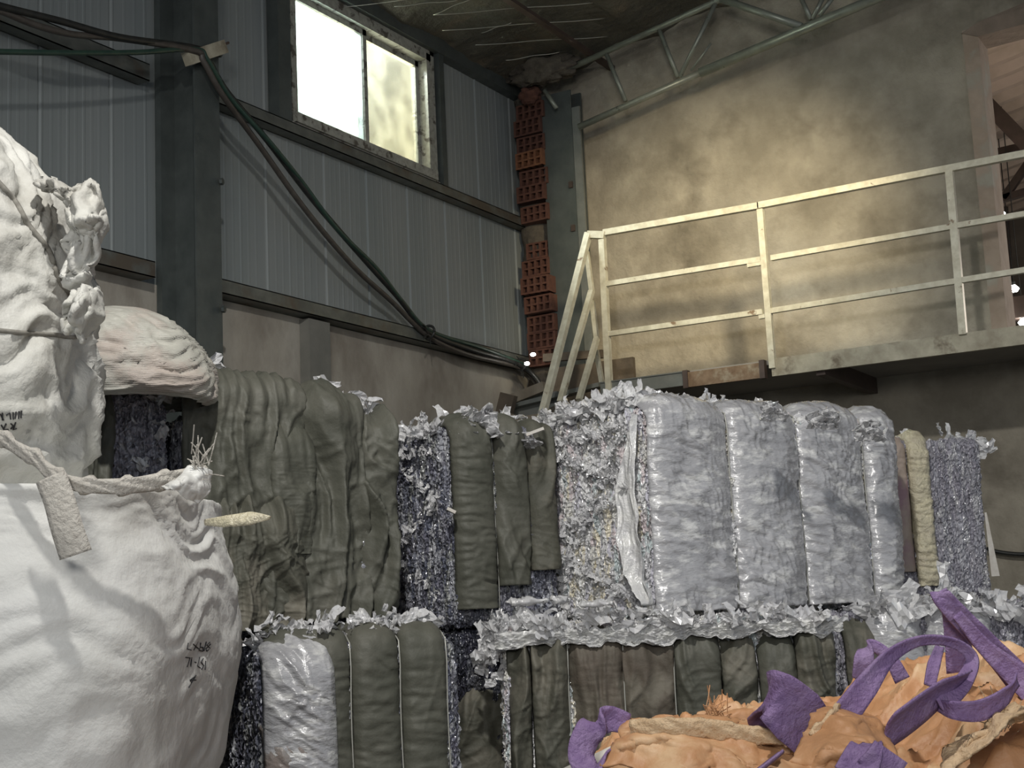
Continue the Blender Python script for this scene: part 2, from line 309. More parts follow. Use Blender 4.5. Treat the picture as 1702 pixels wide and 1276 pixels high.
# ceiling: insulation blanket
nu, nv = 180, 190
U, Vv = np.meshgrid(np.linspace(XW-.1, 5, nu), np.linspace(-3, YB, nv), indexing='ij'); P = np.stack([U, Vv, zroof(U)+.05], -1)
sag = .055*np.abs(np.sin(U*math.pi/.62+.6*fbm(P*.8)))**.6+.030*np.abs(np.sin((Vv+.5*U)*math.pi/.9))**.7
P[..., 2] += -.09+sag+.016*fbm(P*5, 4); mb = MB(); mb.add(P.reshape(-1, 3), gridf(nu, nv)[:, ::-1])
mb.add([(XW-.2, -3, zroof(XW)+.15), (5, -3, zroof(5)+.15), (5, YB+.2, zroof(5)+.15), (XW-.2, YB+.2, zroof(XW)+.15)], [(0, 1, 2, 3)])
struct(mb.build('ceiling', MT['blanket'], smooth=True))
# eave beam, wall girts, as setting trims
struct(MB().box((XW+.0, -3, 5.83), (XW+.09, YB, 5.98)).build('trim_2', MT['steel']))
def girt(name, y0, y1, z, label, dz=.10, dx=.07):
    mb = MB(); x = XW+.012
    mb.box((x, y0, z-.006), (x+dx, y1, z)); mb.box((x+dx-.005, y0, z-dz), (x+dx, y1, z)); mb.box((x, y0, z-dz), (x+dx, y1, z-dz+.006)); mb.box((x, y0, z-dz), (x+.004, y1, z))
    return tag(mb.build(name, MT['girt']), label, 'steel beam', 'horizontal wall girts')
girt('wall_girt', 5.95, 9.93, 4.80, 'grey steel girt running under the window to the brick stack', .075, .09)
girt('wall_girt', 2.5, 5.62, 4.79, 'grey steel girt crossing the upper left wall behind the hanging cables', .10, .09)
girt('wall_girt', 5.95, 9.93, 3.66, 'grey steel ledge rail on top of the plaster wall, right of the tall post', .085, .12)
girt('wall_girt', 2.5, 5.62, 3.66, 'dark steel ledge rail above the plaster wall, left of the tall post', .09, .12)
# grey pilaster in the lower wall
struct(MB().box((XW+.01, 6.98, 0), (XW+.10, 7.19, 3.56)).build('trim_3', MT['pilaster']))
# window
def window():
    t = bpy.data.objects.new('window_1', None); COL.objects.link(t); t.location = (XW, (W0+W1)/2, WZ0); struct(t)
    cy = (W0+W1)/2; hw = (W1-W0)/2; h = WZ1-WZ0; fx0, fx1 = -.07, .05
    mb = MB(); q = .055
    for a, b in (((fx0, -hw, 0), (fx1, -hw+q, h)), ((fx0, hw-q, 0), (fx1, hw, h)), ((fx0, -hw, 0), (fx1+.03, hw, q+.01)), ((fx0, -hw, h-q), (fx1, hw, h))): mb.box(a, b)
    mb.box((.03, -hw-.05, -.03), (.06, hw+.05, 0)); mb.box((.02, -hw-.05, -.03), (.045, -hw, h+.05)); mb.box((.02, hw, -.03), (.045, hw+.05, h+.05)); mb.box((.02, -hw-.05, h), (.045, hw+.05, h+.05))
    mb.build('window_frame', MT['winframe'], t)
    ym = (7.78-cy)
    for k, (a, b, x) in enumerate(((-hw+q, ym+.03, -.005), (ym-.03, hw-q, -.04))):
        s_ = MB(); g = .042 
        s_.box((x-.015, a, q), (x+.015, a+g, h-q)); s_.box((x-.015, b-g, q), (x+.015, b, h-q)); s_.box((x-.015, a, q), (x+.015, b, q+g)); s_.box((x-.015, a, h-q-g), (x+.015, b, h-q))
        so = s_.build('sash', MT['winframe'], t)
        MB().box((x-.003, a+g-.004, q+g-.004), (x+.003, b-g+.004, h-q-g+.004)).build('pane', glassmat[k], so)
def glass(name, dirt, col):
    M = bpy.data.materials.new(name); M.use_nodes = True; nt = M.node_tree; N = nt.nodes; Lk = nt.links; N.clear()
    o = N.new('ShaderNodeOutputMaterial'); tr = N.new('ShaderNodeBsdfTransparent'); gl = N.new('ShaderNodeBsdfGlossy'); gl.inputs['Roughness'].default_value = .05
    tl = N.new('ShaderNodeBsdfTranslucent'); tl.inputs[0].default_value = (*col, 1)
    fr = N.new('ShaderNodeFresnel'); fr.inputs[0].default_value = 1.3; m1 = N.new('ShaderNodeMixShader'); m2 = N.new('ShaderNodeMixShader')
    n = N.new('ShaderNodeTexNoise'); n.inputs['Scale'].default_value = 6; n.inputs['Detail'].default_value = 8; tc = N.new('ShaderNodeTexCoord'); Lk.new(tc.outputs['Object'], n.inputs['Vector'])
    mr = N.new('ShaderNodeMapRange'); mr.inputs[1].default_value = .35; mr.inputs[2].default_value = .7; mr.inputs[3].default_value = dirt*.6; mr.inputs[4].default_value = dirt*1.3; Lk.new(n.outputs['Fac'], mr.inputs[0])
    Lk.new(mr.outputs[0], m1.inputs[0]); Lk.new(tr.outputs[0], m1.inputs[1]); Lk.new(tl.outputs[0], m1.inputs[2])
    Lk.new(fr.outputs[0], m2.inputs[0]); Lk.new(m1.outputs[0], m2.inputs[1]); Lk.new(gl.outputs[0], m2.inputs[2]); Lk.new(m2.outputs[0], o.inputs[0]); return M
glassmat = [glass('dusty_glass', .40, (.9, 1, 1)), glass('clear_glass', .12, (1, 1, .9))]
window()
# dark posts beside the window (jambs of the wall frame)
tag(MB().box((XW+.012, 6.74, 4.80), (XW+.10, 6.86, 5.84)).build('window_post', MT['steel']), 'dark steel post standing left of the window', 'steel post')
tag(MB().box((XW+.012, 8.63, 4.80), (XW+.08, 8.69, 5.84)).build('window_post', MT['steel']), 'thin dark steel post standing right of the window', 'steel post')
# yard outside the window
yt = thing('yard_building', 'pale sunlit building with yellow posts seen through the window', 'building', (-9.2, 9, 0))
MB().box((-.3, -6, 0), (0, 8, 10)).build('wall', MT['outside'], yt)
def yp(x, y, v=-8.9): p = PL(x, y, 0, v); return (p[0]+9.2, p[1]-9, p[2])
MB().bar(yp(664, 20), yp(668, 330), .30, .2).build('post', MT['outside_y'], yt)
MB().bar(yp(470, 132), yp(660, 62), .09, .08).build('beam', MT['outside_y'], yt)
MB().bar(yp(485, 128), yp(660, 222), .07, .07).build('brace', MT['outside_y'], yt)
MB().bar(yp(600, 232), yp(670, 214), .08, .08).build('beam', MT['outside_y'], yt)
MB().bar(yp(487, 128), yp(490, 330), .07, .07).build('post', MT['outside_y'], yt)

# next hall beyond the doorway
nh = MB(); y = YB+WTH
n = 26; V = []
for i in range(n*4+1):
    yy = YB+.3+i*.09; dz = .09 if i % 4 in (0, 1) else 0
    V += [(-6, yy, 5.95+dz-.0*i), (4, yy, 7.9+dz)]
struct(nh.add(V, [(2*i, 2*i+1, 2*i+3, 2*i+2) for i in range(n*4)]).build('ceiling', MT['pinksheet']))
mb = MB(); yw = 19.0
mb.box((-8, yw, 0), (4, yw+.1, 9))
struct(mb.build('wall_back', MT['hallwall']))
struct(MB().box((-6.1, YB+.3, 0), (-6, yw, 7)).build('wall_left', MT['hallwall']))
def nb(name, pts, y, r, label, cat='steel beam'):
    mb = MB()
    for a, b in pts: mb.bar(PL(*a, 1, y), PL(*b, 1, y), r)
    return tag(mb.build(name, MT['darksteel']), label, cat)
nb('sloping_beam', [((1500, 27), (1900, 441))], 14, .14, 'dark sloping steel beam under the pinkish roof of the next hall')
nb('roof_truss', [((1600, 312), (1668, 330)), ((1668, 330), (2000, 232)), ((1668, 330), (1710, 270)), ((1600, 352), (1668, 330)), ((1560, 276), (2000, 174))], 15.5, .075, 'dark angle-iron truss in the next hall, behind the top railing', 'roof truss')
nb('mezzanine_beam', [((1560, 533), (2100, 452))], 15, .22, 'dark brown horizontal beam low in the doorway, behind the railing')
nb('pipe_column', [((1664, 290), (1676, 470))], 18.5, .10, 'slim brown pipe standing against the far hall wall', 'pipe')
for (px, py, dd, lb) in ((1664, 353, 16, 'small bright lamp just above the middle railing in the doorway'), (1685, 477, 15.5, 'small bright lamp, upper one of the pair below the middle railing'),
                         (1675, 492, 15.5, 'small bright lamp, lower one of the pair below the middle railing'), (1658, 536, 14.5, 'bright lamp at the foot of the doorway beside the jamb'), (1701, 532, 14.5, 'warm bright lamp at the right edge of the doorway foot')):
    p = D(px, py, dd); t = thing('pendant_lamp', lb, 'lamp', tuple(p), 0, 'lamps in the next hall')
    mb = MB(); mb.tube([(0, 0, .02), (0, 0, -.02), (0, 0, -.05)], [.02, .055, .035], 10); mb.build('bulb', MT['lampglow'], t)
    MB().tube([(0, 0, .02), (0, 0, .06)], .022, 8).build('socket', MT['rubber'], t); MB().tube([(0, 0, .05), (0, 0, 5.95+(p[0]+6)*.195-p[2])], .006, 5).build('cord', MT['rubber'], t)

# ------------------------------------------------------------------ tall column (H section)
t = thing('steel_column', 'tall dark grey H-section steel column against the left wall', 'column', (XW, 5.86, 0))
MB().box((.0, -.005, 0), (.30, .005, 6.0)).box((.0, -.10, 0), (.012, .10, 6.0)).build('web', MT['steel'], t)
MB().box((.29, -.10, 0), (.302, .10, 6.02)).build('flange', MT['steel'], t)
MB().box((.02, -.115, 0), (.06, -.005, 6.0)).build('inner_plate', MT['steel'], t)
for z in (3.42, 4.15, 4.9):
    MB().tube([(.315, .085, z), (.33, .09, z)], .02, 6).build('bolt', MT['steel'], t)
t = thing('steel_column', 'grey steel corner column between the brick stack and the plaster wall', 'column', (-5.27, 9.72, 0))
MB().box((0, .0, 0), (.02, .25, 5.75)).box((0, .11, 0), (.30, .13, 5.75)).build('web', MT['steel'], t)
MB().box((.02, -.002, 0), (.27, .012, 5.75)).build('face_plate', MT['steel'], t)
MB().box((.272, .0, 0), (.34, .02, 5.6)).build('flange', MT['steel_lt'], t)
for z in (4.95, 4.6): MB().box((.22, -.02, z), (.25, 0, z+.05)).build('cleat', MT['darksteel'], t)

# ------------------------------------------------------------------ hollow bricks
def brick_mesh(mt):
    w_, d_, h_ = .25, .11, .165; mb = MB(); cols_, rows = 4, 2; tb = .016
    # solid rear + front lattice leaving real holes
    mb.box((0, .05, 0), (w_, d_+.05, h_))
    cw = (w_-tb)/cols_; rh = (h_-tb)/rows
    for i in range(cols_+1): mb.box((i*cw, 0, 0), (i*cw+tb*1.2, .05, h_))
    for j in range(rows+1): mb.box((0, 0.001, j*rh), (w_, .05, j*rh+tb*1.1))
    return mb.build('hollow_brick', mt)
ordw = ['topmost', 'second from the top', 'third from the top', 'fourth from the top', 'fifth from the top', 'sixth from the top', 'seventh from the top', 'eighth from the top', 'ninth from the top', 'tenth from the top', 'eleventh from the top', 'twelfth from the top', 'thirteenth from the top', 'fourteenth from the top']
spots = [(880,182,0,9.70), (876,208,0,9.70), (881,236,0,9.70), (879,262,1,9.69), (886,292,0,9.70), (881,318,0,9.68), (888,352,0,9.70), (897,412,0,9.74), (890,442,0,9.72), (888,470,2,9.60), (894,502,0,9.64), (899,535,0,9.68), (899,562,0,9.68), (902,590,0,9.68)]
proto = {}
bz = None
for i, (px, py, k, yy) in enumerate(spots):
    mt_ = MT['brick_o'] if k == 1 else MT['brick']
    if k not in proto: o = brick_mesh(mt_); proto[k] = o
    else: o = proto[k].copy(); COL.objects.link(o)
    p = PL(px, py, 1, yy); o.location = (p[0]-.125, yy, p[2]-.08); o.rotation_euler = (0, 0, random.uniform(-.08, .08))
    o.scale = (1, 1, .80)
    tag(o, ('orange' if k == 1 else 'red')+' perforated clay brick in the corner stack, '+ordw[i], 'brick', 'hollow bricks stacked in the corner')
# mortar core behind bricks and rubble lump on top
mb = MB()
U, Vv = np.meshgrid(np.linspace(0, 2*math.pi, 28, endpoint=False), np.linspace(0, 1, 110), indexing='ij')
P = np.stack([-5.44+.13*np.cos(U), 9.86+.09*np.sin(U), 3.3+2.5*Vv], -1); P[..., 0] += .03*fbm(P*4); P[..., 1] += .02*fbm(P*5+3)
tag(mb.add(P.reshape(-1, 3), gridf(28, 110, True)).build('mortar_core', MT['mortar'], smooth=True), 'rough brown mortar filling behind the corner brick stack', 'masonry')
def lump(name, c, rx, ry, rz, mt, amp=.3, fr=6, seed=0, n=36, parent=None, flat=False):
    U, Vv = np.meshgrid(np.linspace(0, 2*math.pi, n, endpoint=False), np.linspace(.02, math.pi-.02, n//2), indexing='ij')
    N_ = np.stack([np.cos(U)*np.sin(Vv), np.sin(U)*np.sin(Vv), np.cos(Vv)], -1); s_ = np.array([rx, ry, rz])
    P = N_*s_*(1+amp*fbm(N_*fr/3+seed, 4))[..., None]+np.array(c)
    return mesh_obj(name, P.reshape(-1, 3), gridf(n, n//2, True)[:, ::-1], mt, parent, not flat)
tag(lump('mortar_lump', PL(905, 118, 1, 9.62), .30, .12, .10, MT['mortar'], .5, 9, 3), 'grey lump of mortar under the roof, on top of the brick stack', 'masonry')
tag(lump('broken_brick', PL(882, 160, 1, 9.68), .09, .08, .07, MT['brick'], .4, 6, 8), 'broken red brick wedged on top of the perforated brick stack', 'brick')

# ------------------------------------------------------------------ roof truss
YT = 9.62
t = thing('roof_truss', 'grey-green tubular steel roof truss along the top of the plaster wall', 'roof truss', (-5.1, YT, 0))
def tp(x, y): p = PL(x, y, 1, YT); return (p[0]+5.1, 0, p[2])
def tb(name, a, b, r): return MB().tube([tp(*a), tp(*b)], r, 12).build(name, MT['truss'], t, True)
def ext(a, b, k): return (a[0]+(b[0]-a[0])*k, a[1]+(b[1]-a[1])*k)
tb('top_chord', (918, 127), ext((918, 127), (1195, 0), 2.6), .024)
tb('bottom_chord', (962, 211), (1170, 118), .026); tb('bottom_chord', (1164, 121), ext((1164, 121), (1462, -5), 2.4), .036)
tb('ridge_strut', (1195, -3), (1332, 44), .028)
for a, b in (((1008, 90), (1040, 168)), ((1095, 48), (1127, 128)), ((1190, 4), (1130, 128)), ((1182, 72), (1148, 118)), ((1330, -6), (1348, 32)), ((1370, -8), (1350, 32)), ((1385, -5), (1362, 26))):
    tb('web_member', a, b, .017 if b[1] < 118 or a[0] != 1182 else .009)
MB().tube([tp(905, 150), tp(925, 180)], .018, 8).build('web_member', MT['truss'], t, True)
# wires holding the blanket
def roofpt(x, y):
    q = ray(x, y); k = .176; # z = 5.90+.176*(X+5.6) -.055
    z0 = 5.90+.176*5.6-.075; tt = (z0-EYEP[2])/(q[2]-k*q[0]); return EYEP+q*tt
t = thing('blanket_wire_net', 'thin shiny wires stretched under the dark roof insulation', 'wire net', tuple(roofpt(860, 40)))
o0 = roofpt(860, 40)
for a, b in (((720, 22), (985, 2)), ((735, 48), (1005, 28)), ((790, 72), (1010, 58)), ((840, 98), (930, 84)), ((720, 22), (790, -8)), ((655, 8), (760, -2)), ((800, 52), (850, 35)), ((560, 10), (900, -30))):
    pa = roofpt(*a)-o0; pb = roofpt(*b)-o0; pts = [pa+(pb-pa)*s_ + np.array([0, 0, -.004*math.sin(s_*math.pi*3)-.012]) for s_ in np.linspace(0, 1, 22)]
    MB().tube(pts, .003, 5).build('wire', MT['wire'], t, True)
# purlin
tag(MB().bar((-4.75, 2, zroof(-4.75)-.10), (-4.75, YB, zroof(-4.75)-.10), .05, .03).build('roof_purlin', MT['darksteel']), 'dark purlin running under the roof insulation', 'steel beam')

# ------------------------------------------------------------------ walkway and railings
YR = 8.8; ZD = 3.235
t = thing('raised_walkway', 'raised steel walkway with a worn cream fascia along the back wall', 'walkway', (-4.4, YR, 0))
MB().box((0, .04, ZD-.03), (6.5, 1.18, ZD)).build('deck_plate', MT['concrete'], t)
MB().box((1.22, -.0, ZD-.115), (6.5, .035, ZD+.0)).build('fascia', MT['fascia'], t)
MB().box((-.02, 0, ZD-.10), (.60, .035, ZD-.01)).box((-.02, -.01, ZD-.012), (.6, .035, ZD-.004)).build('edge_channel', MT['steel_lt'], t)
MB().box((.63, .0, ZD-.115), (1.14, .03, ZD-.015)).build('rusty_channel', MT['rust'], t)
for x in (.60, 1.14): MB().box((x, -.01, ZD-.12), (x+.035, .04, ZD-.0)).build('joint_plate', MT['darksteel'], t)
for x in (.1, 1.5, 2.9, 4.3): MB().box((x, .04, ZD-.14), (x+.06, 1.18, ZD-.03)).build('joist', MT['darksteel'], t)
# support bracket leg to the floor
for x in (0, 5.2): MB().box((x, .3, 0), (x+.1, .4, ZD-.03)).build('support_post', MT['darksteel'], t)
t = thing('guard_railing', 'cream square-tube guard railing standing on the raised walkway', 'railing', (-4.35, YR, ZD))
def rp(x, y): p = PL(x, y, 1, YR); return (p[0]+4.35, 0, p[2]-ZD)
def rb(name, a, b, wd, ht=None): return MB().bar(rp(*a), rp(*b), wd, ht or wd, (0, 1, 0)).build(name, MT['rail'], t)
rb('post', (1001, 398), (1013, 650), .042); rb('post', (1264, 348), (1285, 612), .04); rb('post', (1578, 284), (1601, 556), .045)
rb('top_rail', (1004, 387), (1262, 342), .042); rb('top_rail', (1260, 342), (2300, 140), .042)
rb('middle_rail', (1009, 472), (1265, 431), .034); rb('middle_rail', (1282, 429), (2300, 252), .034)
rb('lower_rail', (1012, 555), (1268, 518), .034); rb('lower_rail', (1280, 517), (2300, 353), .034)
for x_ in (3.62, 4.85): MB().box((x_, -.02, 0), (x_+.045, .02, 1.03)).build('post', MT['rail'], t)
rb('stub', (1243, 441), (1266, 437), .030); rb('stub', (1262, 527), (1272, 525), .026)
rb('corner_cap', (978, 390), (1006, 391), .05)
# stair railing: three nested cream loops going down towards the pile
t = thing('stair_railing', 'cream steel stair railing dropping steeply beside the walkway', 'railing', (-4.4, YR, ZD))
def sp(x, y, yy): p = PL(x, y, 1, yy); return (p[0]+4.4, p[1]-YR, p[2]-ZD)
def sb(name, a, b, wd=.04): return MB().bar(a, b, wd, wd, (0, 1, 0)).build(name, MT['rail'], t)
sb('handrail', sp(978, 388, 8.8), sp(893, 722, 8.2), .044)
sb('middle_handrail', sp(983, 484, 8.8), sp(931, 668, 8.42), .036)
sb('lower_handrail', sp(992, 562, 8.8), sp(962, 665, 8.5), .034)
sb('baluster', sp(975, 418, 8.85), sp(984, 486, 8.85), .03); sb('baluster', sp(984, 500, 8.9), sp(992, 566, 8.9), .03); sb('baluster', sp(991, 582, 8.95), sp(1003, 650, 8.95), .03)
MB().bar(sp(845, 678, 8.9), sp(1000, 640, 8.9), .10, .03).build('stringer', MT['steel_lt'], t)
# ------------------------------------------------------------------ debris in the corner behind the stair rail
def board(name, a, b, wd, th, mt_, label, cat, y=9.0, y2=None):
    pa = PL(*a, 1, y); pb = PL(*b, 1, y2 or y)
    return tag(MB().bar(pa, pb, wd, th, (0, 1, 0)).build(name, mt_), label, cat)
board('timber_board', (846, 655), (832, 712), .12, .05, MT['wood_d'], 'dark board end standing at the left of the corner scrap', 'timber', 8.7)
board('timber_board', (860, 690), (850, 730), .11, .04, MT['wood'], 'pale upright board in the corner scrap, beside the dark board', 'timber', 8.62)
board('timber_board', (840, 668), (905, 642), .07, .04, MT['wood'], 'grey board sloping up across the corner scrap', 'timber', 8.85)
board('timber_board', (838, 705), (935, 688), .06, .04, MT['wood'], 'long low grey board lying under the corner scrap', 'timber', 8.65)
board('timber_board', (865, 710), (925, 680), .05, .04, MT['wood'], 'thin grey board slanting behind the foot of the stair railing', 'timber', 8.75)
board('metal_sheet', (855, 684), (930, 668), .16, .03, MT['steel_lt'], 'grey sheet panel lying in the corner scrap', 'panel', 8.95)
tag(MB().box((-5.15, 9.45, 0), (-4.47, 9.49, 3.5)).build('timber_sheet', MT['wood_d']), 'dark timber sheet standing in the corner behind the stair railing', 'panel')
board('timber_board', (905, 595), (1003, 588), .06, .05, MT['wood_d'], 'dark rail crossing the corner behind the stair railing', 'timber', 9.5)
for k, (px, py) in enumerate(((876, 604), (886, 589))):
    tag(lump('lamp_bulb', PL(px, py, 1, 9.3), .022, .02, .014, MT['lampglow'], 0, 1, 0, 12), ('larger bright bulb at the foot of the brick stack', 'faint small bulb just above the bright one by the brick stack')[k], 'lamp')
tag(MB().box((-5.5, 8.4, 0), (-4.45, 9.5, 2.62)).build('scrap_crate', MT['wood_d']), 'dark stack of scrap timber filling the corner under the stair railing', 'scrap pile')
# ------------------------------------------------------------------ cables
def cable(name, pts, r, mt_, label):
    P = []
    for (x, y, ax, v) in pts: P.append(PL(x, y, ax, v))
    return tag(MB().tube(smoothpath(P, 8), r, 8).build(name, mt_, None, True), label, 'cable', 'cables strung along the left wall')
XC = -5.26
cable('power_cable', [(-60,-10,0,-5.2),(0,10,0,-5.2),(100,35,0,-5.2),(200,62,0,-5.22),(325,80,0,XC),(345,98,0,XC),(375,150,0,XC),(440,228,0,XC-.03),(520,332,0,XC-.06),(600,425,0,XC-.1),(660,492,0,XC-.15),(712,552,0,-5.44),(780,580,0,-5.43),(865,607,0,-5.42),(902,645,0,-5.3),(915,700,0,-5.2)], .019, MT['rubber'], 'thick black cable sagging down to the corner, uppermost of the three at the left edge')
cable('power_cable', [(-60,2,0,-5.22),(0,18,0,-5.22),(60,42,0,-5.22),(120,57,0,-5.22),(200,64,0,-5.24),(322,84,0,XC+.03),(338,102,0,XC+.03),(370,158,0,XC+.02),(430,240,0,XC-.05),(505,345,0,XC-.08),(585,440,0,XC-.12),(650,500,0,XC-.17),(710,557,0,-5.45),(775,588,0,-5.45),(865,611,0,-5.44),(893,640,0,-5.4)], .018, MT['rubber_b'], 'brown-grey cable hanging just below the thick black cable, loosest at the left edge')
cable('power_cable', [(-60,84,0,-5.2),(0,86,0,-5.2),(120,88,0,-5.2),(230,87,0,-5.22),(325,82,0,XC+.02),(345,100,0,XC+.02),(385,165,0,XC),(450,238,0,XC),(500,300,0,XC-.04),(560,380,0,XC-.06),(625,445,0,XC-.1),(668,500,0,XC-.15),(714,549,0,-5.43),(800,578,0,-5.43),(866,604,0,-5.42),(880,618,0,-5.4)], .0145, MT['rubber_g'], 'thin green cable running level at the left edge then along the black ones')
t = thing('cable_bracket', 'short pale block bracket holding the cables on the tall column', 'bracket', tuple(PL(341, 86, 0, XC)))
c0 = PL(341, 86, 0, XC)
MB().bar(PL(310, 98, 0, XC)-c0, PL(371, 78, 0, XC)-c0, .05, .075).build('block', MT['fascia'], t)
MB().bar(PL(318, 105, 0, XC-.04)-c0, PL(335, 88, 0, XC-.04)-c0, .03, .03).build('clamp', MT['steel_lt'], t)
MB().tube([PL(368, 75, 0, XC)-c0, PL(380, 71, 0, XC)-c0], .008, 6).build('bolt', MT['darksteel'], t)
for k, (px, py) in enumerate(((713, 552), (866, 606))):
    c = PL(px, py, 0, -5.43); t = thing('cable_tie', ('black tie binding the cables over the ledge rail', 'dark tie binding the cables beside the brick stack foot')[k], 'cable tie', tuple(c))
    MB().tube([(.0+.045*math.cos(a), .02*math.sin(2*a)*.3, .045*math.sin(a)) for a in np.linspace(0, 6.3, 18)], .010, 6).build('loop', MT['rubber'], t, True)
    for j in range(5):
        a = random.uniform(2.4, 4.6); MB().tube([(0, 0, -.02), (.02, math.cos(a)*.08, math.sin(a)*.06), (.03, math.cos(a)*.14, math.sin(a)*.10-.01)], .004, 5).build('tail', MT['rubber'], t)
tag(MB().tube(smoothpath([PL(x, y, 1, 9.93) for x, y in ((1640, 912), (1665, 918), (1702, 921), (1760, 918), (1900, 895), (2100, 880))], 6), .014, 8).build('power_cable', MT['rubber'], None, True), 'black cable sagging on the wall at the right edge beside the bales', 'cable')

# ================================================================== BALES
def rbox(L, Wd, H, r, step):
    n = [max(2, int(round(a/step))) for a in (L, Wd, H)]; keys = {}; V = []; Fc = []
    blocks = []; base = 0; allI = []
    for ax in range(3):
        a, b = [k for k in range(3) if k != ax]
        for side in (0, 1):
            A, B = np.meshgrid(np.arange(n[a]+1), np.arange(n[b]+1), indexing='ij'); I = np.zeros(A.shape+(3,), int)
            I[..., a] = A; I[..., b] = B; I[..., ax] = side*n[ax]
            f = gridf(n[a]+1, n[b]+1); flip = (side == 0) ^ (ax == 1)
            if flip: f = f[:, ::-1]
            allI.append(I.reshape(-1, 3)); blocks.append(f+base); base += A.size
    I = np.vstack(allI); Fc = np.vstack(blocks)
    key = I[:, 0]*10**8+I[:, 1]*10**4+I[:, 2]; uq, idx, inv = np.unique(key, return_index=True, return_inverse=True)
    I = I[idx]; Fc = inv.reshape(-1)[Fc]; dim = np.array([L, Wd, H]); P = I/np.array(n)*dim
    c = np.clip(P, r, dim-r); N_ = P-c; N_ /= np.linalg.norm(N_, axis=1)[:, None]+1e-9
    return c+N_*r, N_, Fc
def core(parent, L, Wd, H, mt_, step=.0085, amp=.020, jit=.0045, seed=0, name='crushed_core', lobe=None, r=.045, inset=0):
    P, N_, Fc = rbox(L, Wd, H, r, step)
    S = P+seed
    d = amp*fbm(sc(S, 22, 22, 3.2), 3)+amp*.6*fbm(sc(S, 55, 55, 16), 2)+RS.uniform(-jit, jit, len(P))-inset
    # layers are pressed: crisp grooves between flakes
    d += -.010*np.clip(ridge(sc(S, 16, 16, 1.2), 1)-.55, 0, 1)
    if lobe is not None:
        for s_ in lobe: d -= .022*np.exp(-((P[:, 0]-s_)/.02)**2)
    P = P+N_*d[:, None]+RS.uniform(-jit, jit, P.shape)*.6
    return mesh_obj(name, P, Fc, mt_, parent, False)
def wrinkle(Q, f, seed=0, angs=(.15, .9, -.7, 1.45)):
    tot = 0
    for k, a in enumerate(angs):
        x, y = Q[..., 0]*math.cos(a)+Q[..., 1]*math.sin(a), -Q[..., 0]*math.sin(a)+Q[..., 1]*math.cos(a)
        wq = fbm(np.stack([x*3, y*3, 0*x+seed+k*3], -1), 2)*.10; g = f*(1+.45*k)
        q = np.stack([x*g+wq*g, (y+wq)*g*.28, 0*x+seed+k*7.7], -1)
        m_ = np.clip(.25+1.5*pn(np.stack([x*3.1, y*3.1, 0*x+seed*2+k*5], -1)), 0, 1)
        tot = tot+m_*np.clip(1-np.abs(pn(q))*3.2, 0, 1)**2/(1+.35*k)
    return tot
